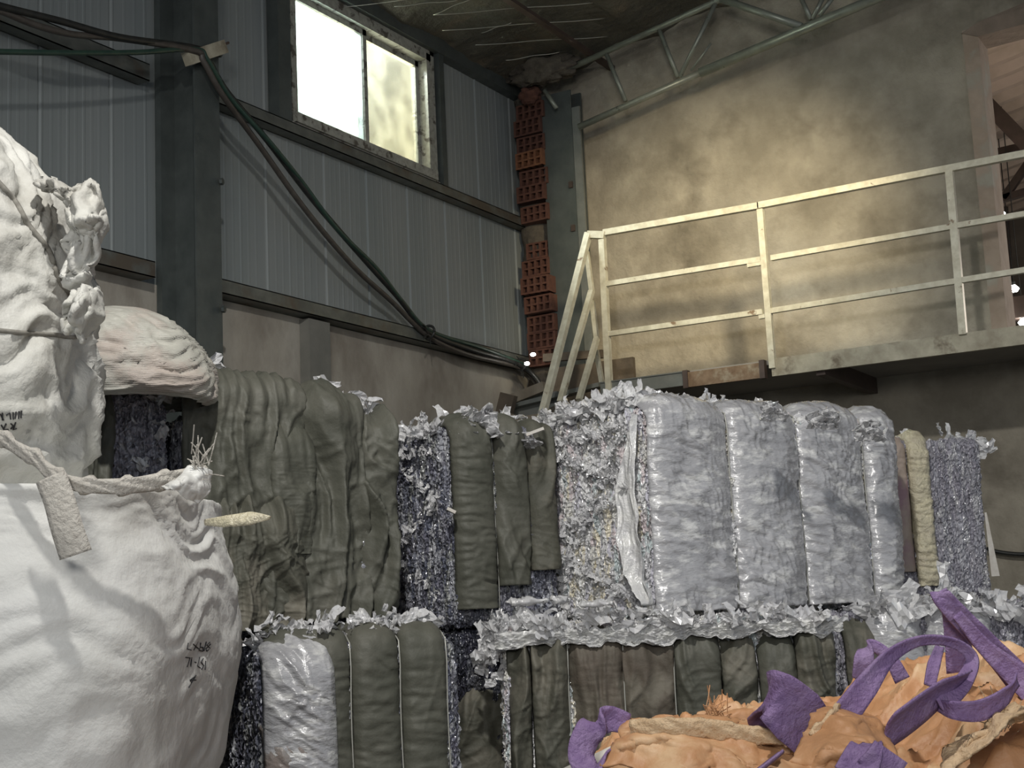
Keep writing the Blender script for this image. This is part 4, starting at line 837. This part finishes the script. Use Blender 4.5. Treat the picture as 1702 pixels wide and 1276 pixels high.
sb_, _x = bag('bulk_bag', 'white bulk bag at the bottom of the left foreground stack', (c1[0], c1[1], 0), [(0, .3, .3), (.02, .48, .48), (.4, .56, .55), (.8, .52, .52), (.95, .45, .45), (.97, .2, .2), (.975, .01, .01)], MT['white_bag'], math.radians(26), 3.4, .8, 13, 90, 70)
# J2 upper-left bag
c2 = D(-95, 800, 3.45); c2[2] = 1.84
J2, j2b = bag('bulk_bag', 'soiled white woven bag leaning above the big bright bag, at the left edge', tuple(c2),
   [(0, .08, .08), (.02, .16, .16), (.12, .26, .26), (.32, .355, .35), (.58, .375, .37), (.80, .345, .34), (.99, .265, .26), (1.13, .16, .16), (1.20, .06, .06), (1.21, .01, .01)], MT['white_dirty'], math.radians(20), 2.5, 1.15, 23, lean=(-.05, -.01))
o2 = np.array(c2)
def onbag(parent, surf, path, rad, mt_, name, n=8):
    from mathutils.bvhtree import BVHTree
    me = surf.data; bv = BVHTree.FromPolygons([v.co[:] for v in me.vertices], [p.vertices[:] for p in me.polygons]); off = np.array(parent.location); pts = []
    for x, y, _ in smoothpath([(a, b, 0) for a, b in path], n):
        q = Vector(ray(x, y)).normalized(); h = bv.ray_cast(Vector(EYEP-off), q)
        if h[0] is not None: pts.append(np.array(h[0])-np.array(q)*.002)
    return MB().tube(pts, rad, 6).build(name, mt_, parent, True) if len(pts) > 2 else None
onbag(J2, j2b, [(-10, 295), (25, 335), (48, 375), (80, 415), (92, 450), (100, 470), (120, 490)], .007, MT['seam'], 'stitched_seam')
onbag(J2, j2b, [(-10, 548), (40, 553), (90, 556), (125, 560), (145, 545)], .006, MT['seam'], 'stitched_seam')
scr = [[(0,688),(6,698)],[(4,686),(4,698)],[(10,690),(16,686),(18,697)],[(22,685),(22,697)],[(27,684),(25,696)],[(32,683),(31,696)],[(36,682),(35,695)],[(2,706),(8,716)],[(10,704),(6,714),(14,714)],[(18,704),(22,708),(18,713)],[(26,702),(22,714),(28,712)],[(4,722),(8,732),(12,722),(14,733)],[(18,722),(14,734)],[(19,724),(19,733)]]
strokes_on(J2, j2b, scr, .0018, 'printed_marks')
neck(J2, [[(62,285,3.40),(92,280,3.42),(112,310,3.44),(125,340,3.48)], [(78,320,3.32),(105,330,3.28),(135,322,3.30),(160,325,3.4)], [(95,360,3.30),(125,370,3.24),(150,360,3.26),(166,375,3.38)], [(105,400,3.32),(130,410,3.25),(150,410,3.25),(164,430,3.36)], [(110,470,3.34),(130,480,3.28),(148,490,3.28),(158,500,3.36)]], MT['white_dirty'], o2, 'crumpled_neck', .035, 2)
neck(J2, [[(100,480,3.22),(120,478,3.2),(150,482,3.22),(158,500,3.3)], [(95,520,3.22),(125,515,3.16),(150,520,3.2),(160,545,3.3)], [(110,560,3.22),(130,560,3.2),(145,560,3.2),(152,575,3.3)]], MT['white_dirty'], o2, 'knotted_corner', .03, 7)
# stack under J2
_b, _x = bag('bulk_bag', 'white bulk bag hidden under the leaning soiled bag', (c2[0], c2[1], 0), [(0, .2, .2), (.02, .30, .30), (.5, .38, .38), (1.3, .36, .36), (1.80, .28, .28), (1.85, .01, .01)], MT['white_dirty'], .3, 2.6, .6, 33, 80, 60)
# J3 pale bag behind
c3 = D(185, 640, 4.95); c3[2] = 2.455
J3, j3b = bag('bulk_bag', 'pale rounded woven bag lying on the far left bale in front of the tall column', tuple(c3),
   [(0, .32, .25), (.02, .355, .29), (.09, .355, .30), (.18, .315, .28), (.27, .24, .22), (.325, .14, .12), (.34, .01, .01)], MT['white_back'], math.radians(20), 2.3, .8, 43, 160, 90, wr=(1.5, 1))

# K orange bag, right foreground
ck = D(1420, 1200, 2.75); ck[2] = 0
K = thing('bulk_bag', 'orange woven bulk bag with purple lifting straps, right foreground', 'bag', tuple(ck)); ok_ = np.array(ck)
def orange_top():
    # outline of the crest in the camera's own direction turned into a real crumpled top surface
    nu, nv = 260, 170
    U, Vv = np.meshgrid(np.linspace(-1, 1, nu), np.linspace(-1, 1, nv), indexing='ij')
    th = math.radians(30); X = U*.56; Y = Vv*.50
    R_ = (np.abs(U)**4+np.abs(Vv)**4)**.25
    crest = np.interp(X, [-.56, -.44, -.27, -.20, -.12, -.05, .06, .16, .3, .56], [1.40, 1.44, 1.445, 1.47, 1.445, 1.475, 1.46, 1.53, 1.56, 1.56])
    h = crest+.0*Y-.10*np.clip(-Vv, 0, 1)
    S = np.stack([X, Y, 0*X], -1); wv = fbm(S*3, 2)*.5; S2 = S+np.stack([wv, wv*.7, 0*wv], -1)
    h = h+.040*(ridge(sc(S2, 4, 2.5, 1)+2, 2)-1.2)+.010*fbm(S*9, 2)+.030*wrinkle(S, 5, 4)+.018*wrinkle(S, 12, 8)+.004*wrinkle(S, 30, 12)
    edge = np.clip((R_-.80)/.20, 0, 1); h = h-edge**2*.16
    wx, wy = X*math.cos(th)-Y*math.sin(th), X*math.sin(th)+Y*math.cos(th)
    P = np.stack([wx, wy, h], -1); V = [P.reshape(-1, 3)]; Fc = [gridf(nu, nv)]
    # sides
    a = np.arange(nu*nv).reshape(nu, nv); ring = np.concatenate([a[:-1, 0], a[-1, :-1], a[:0:-1, -1], a[0, :0:-1]]); rp_ = P.reshape(-1, 3)[ring]; base = nu*nv; m__ = 24; N_ = len(ring)
    for j in range(1, m__+1):
        f_ = j/m__; q = rp_.copy(); q[:, 2] = rp_[:, 2]*(1-f_)+.02*f_; k = 1+.12*math.sin(f_*math.pi); q[:, :2] *= k; q[:, :2] += (.012*fbm(q*6, 2))[:, None]; V.append(q)
        prev = ring if j == 1 else base+(j-2)*N_+np.arange(N_); cur = base+(j-1)*N_+np.arange(N_)
        Fc.append(np.stack([np.roll(prev, -1), prev, cur, np.roll(cur, -1)], -1))
    return mesh_obj('body', np.vstack(V), np.vstack(Fc), MT['orange'], K)
kb = orange_top()
def flapk(rows, name, mt_, amp=.02, seed=0): return neck(K, rows, mt_, ok_, name, amp, seed)
flapk([[(1010,1276,2.3),(1035,1235,2.35),(1055,1204,2.42)], [(1110,1290,2.25),(1120,1235,2.3),(1130,1200,2.42)], [(1210,1290,2.25),(1210,1225,2.32),(1200,1196,2.42)], [(1330,1290,2.25),(1310,1235,2.34),(1262,1212,2.42)]], 'rim_flap', MT['orange'], .018, 4)
ribbon(K, 'rim_webbing', [(1048, 1212, 2.36, .032), (1110, 1210, 2.33, .034), (1180, 1212, 2.33, .034), (1250, 1222, 2.32, .030), (1330, 1226, 2.3, .02)], .03, MT['straw'], off=ok_, th=.006, crumple=.002)
flapk([[(1150,1200,2.5),(1152,1192,2.5),(1165,1188,2.5)], [(1190,1204,2.48),(1195,1196,2.47),(1196,1190,2.48)], [(1240,1206,2.46),(1232,1188,2.46),(1235,1178,2.48)], [(1280,1210,2.46),(1275,1192,2.46),(1262,1178,2.48)]], 'crumpled_flap', MT['orange'], .012, 9)
flapk([[(1290,1290,2.1),(1340,1240,2.15),(1372,1186,2.25)], [(1360,1290,2.08),(1400,1230,2.1),(1398,1182,2.25)], [(1440,1290,2.08),(1450,1240,2.1),(1440,1192,2.25)], [(1510,1290,2.12),(1495,1250,2.15),(1470,1210,2.28)]], 'tied_corner', MT['orange'], .016, 14)
ribbon(K, 'rim_webbing', [(1350, 1226, 2.18, .02), (1385, 1196, 2.2, .028), (1395, 1180, 2.24, .025)], .03, MT['straw'], off=ok_, th=.006, crumple=.002)
flapk([[(1560,1290,2.2),(1620,1250,2.2),(1720,1190,2.2)], [(1580,1240,2.3),(1640,1215,2.3),(1720,1180,2.3)], [(1600,1220,2.4),(1660,1200,2.4),(1720,1180,2.4)]], 'frayed_rim', MT['straw'], .02, 19)
fray(K, D(1660, 1195, 2.35), 40, .05, MT['straw'], ok_, (0, 0, .8), .001, 4); fray(K, D(1190, 1192, 2.46), 30, .03, MT['orange'], ok_, (0, 0, .8), .001, 5)
def kr(pts, wd=.05, nm='lifting_strap', **k): return ribbon(K, nm, pts, wd, MT['purple'], off=ok_, **k)
kr([(1045, 1203, 2.42, .035, (.3, .8, .3)), (1010, 1195, 2.42, .045, (.5, .7, .3)), (980, 1215, 2.4, .05, (.9, .1, .3)), (966, 1255, 2.38, .045, (1, 0, .2)), (985, 1295, 2.35, .04, (1, .3, 0))], crumple=.001)
kr([(1040, 1252, 2.36, .03, (.6, .8, 0)), (1005, 1262, 2.34, .04, (.6, .8, 0)), (985, 1290, 2.32, .04, (.6, .8, 0))])
kr([(1358, 1225, 2.30, .085, (.5, 1, 0)), (1325, 1190, 2.28, .095, (.5, 1, 0)), (1290, 1158, 2.28, .085, (.35, 1, 0)), (1274, 1150, 2.32, .06, (.2, 1, 0)), (1280, 1180, 2.38, .085, (.9, .6, 0)), (1310, 1225, 2.42, .09, (.9, .5, 0))], crumple=.0015)
kr([(1404, 1188, 2.26, .045, (.8, -.6, 0)), (1440, 1140, 2.28, .040, (.8, -.6, 0)), (1480, 1090, 2.32, .026, (.6, -.8, .3)), (1530, 1064, 2.36, .020, (.1, -1, .5)), (1585, 1068, 2.38, .020, (-.2, -1, .6)), (1616, 1095, 2.38, .022, (-.9, -.5, .4)), (1600, 1135, 2.34, .03, (-.8, .4, .3)), (1565, 1175, 2.28, .03, (-.6, .7, .1))])
kr([(1610, 1118, 2.34, .02, (.7, .7, 0)), (1560, 1155, 2.28, .065, (.5, .9, 0)), (1520, 1185, 2.24, .075, (.5, .9, 0)), (1478, 1215, 2.2, .08, (.55, .85, 0))])
kr([(1700, 1135, 2.6, .055, (.6, .8, 0)), (1650, 1080, 2.6, .042, (.6, .8, 0)), (1600, 1030, 2.6, .04, (.6, .8, 0)), (1568, 995, 2.6, .036, (.8, .6, 0)), (1561, 984, 2.61, .03, (1, .2, 0)), (1578, 1010, 2.63, .03, (1, 0, 0)), (1590, 1060, 2.64, .045, (1, 0, 0)), (1600, 1115, 2.64, .06, (1, 0, 0))], crumple=.001)
kr([(1760, 1190, 2.5, .06, (.5, .85, 0)), (1700, 1130, 2.55, .05, (.5, .85, 0)), (1640, 1078, 2.57, .03, (.5, .85, 0)), (1590, 1020, 2.58, .02, (.5, .85, 0))])
kr([(1690, 1128, 2.3, .03, (.2, 1, 0)), (1672, 1155, 2.28, .035, (.4, 1, 0)), (1630, 1180, 2.26, .035, (.1, 1, 0)), (1585, 1180, 2.26, .03, (-.1, 1, 0)), (1560, 1172, 2.3, .02, (0, 1, 0))])
kr([(1430, 1128, 2.5, .03, (1, .2, 0)), (1436, 1095, 2.5, .035, (1, .1, 0)), (1446, 1072, 2.52, .022, (.4, .9, 0)), (1478, 1092, 2.5, .022, (.4, .9, 0)), (1500, 1130, 2.48, .028, (1, .5, 0))])
kr([(1545, 1140, 2.4, .02, (1, 0, 0)), (1552, 1105, 2.42, .022, (1, .1, 0)), (1562, 1075, 2.45, .016, (1, 0, 0))])
kr([(1240, 1296, 2.22, .06, (.8, .6, 0)), (1300, 1250, 2.24, .03, (.8, .6, 0))]); kr([(1420, 1290, 2.04, .06, (1, .2, 0)), (1440, 1245, 2.06, .05, (1, .2, 0)), (1450, 1236, 2.08, .03, (1, .2, 0))]); kr([(1440, 1248, 2.05, .04, (1, .2, 0)), (1490, 1290, 2.05, .05, (1, .2, 0))])
tag(MB().tube([D(930, 1296, 2.5), D(1005, 1262, 2.45), D(1030, 1250, 2.43)], .016, 12).build('white_pipe', MT['paper'], None, True), 'short white pipe end beside the purple strap at the bottom edge', 'pipe')
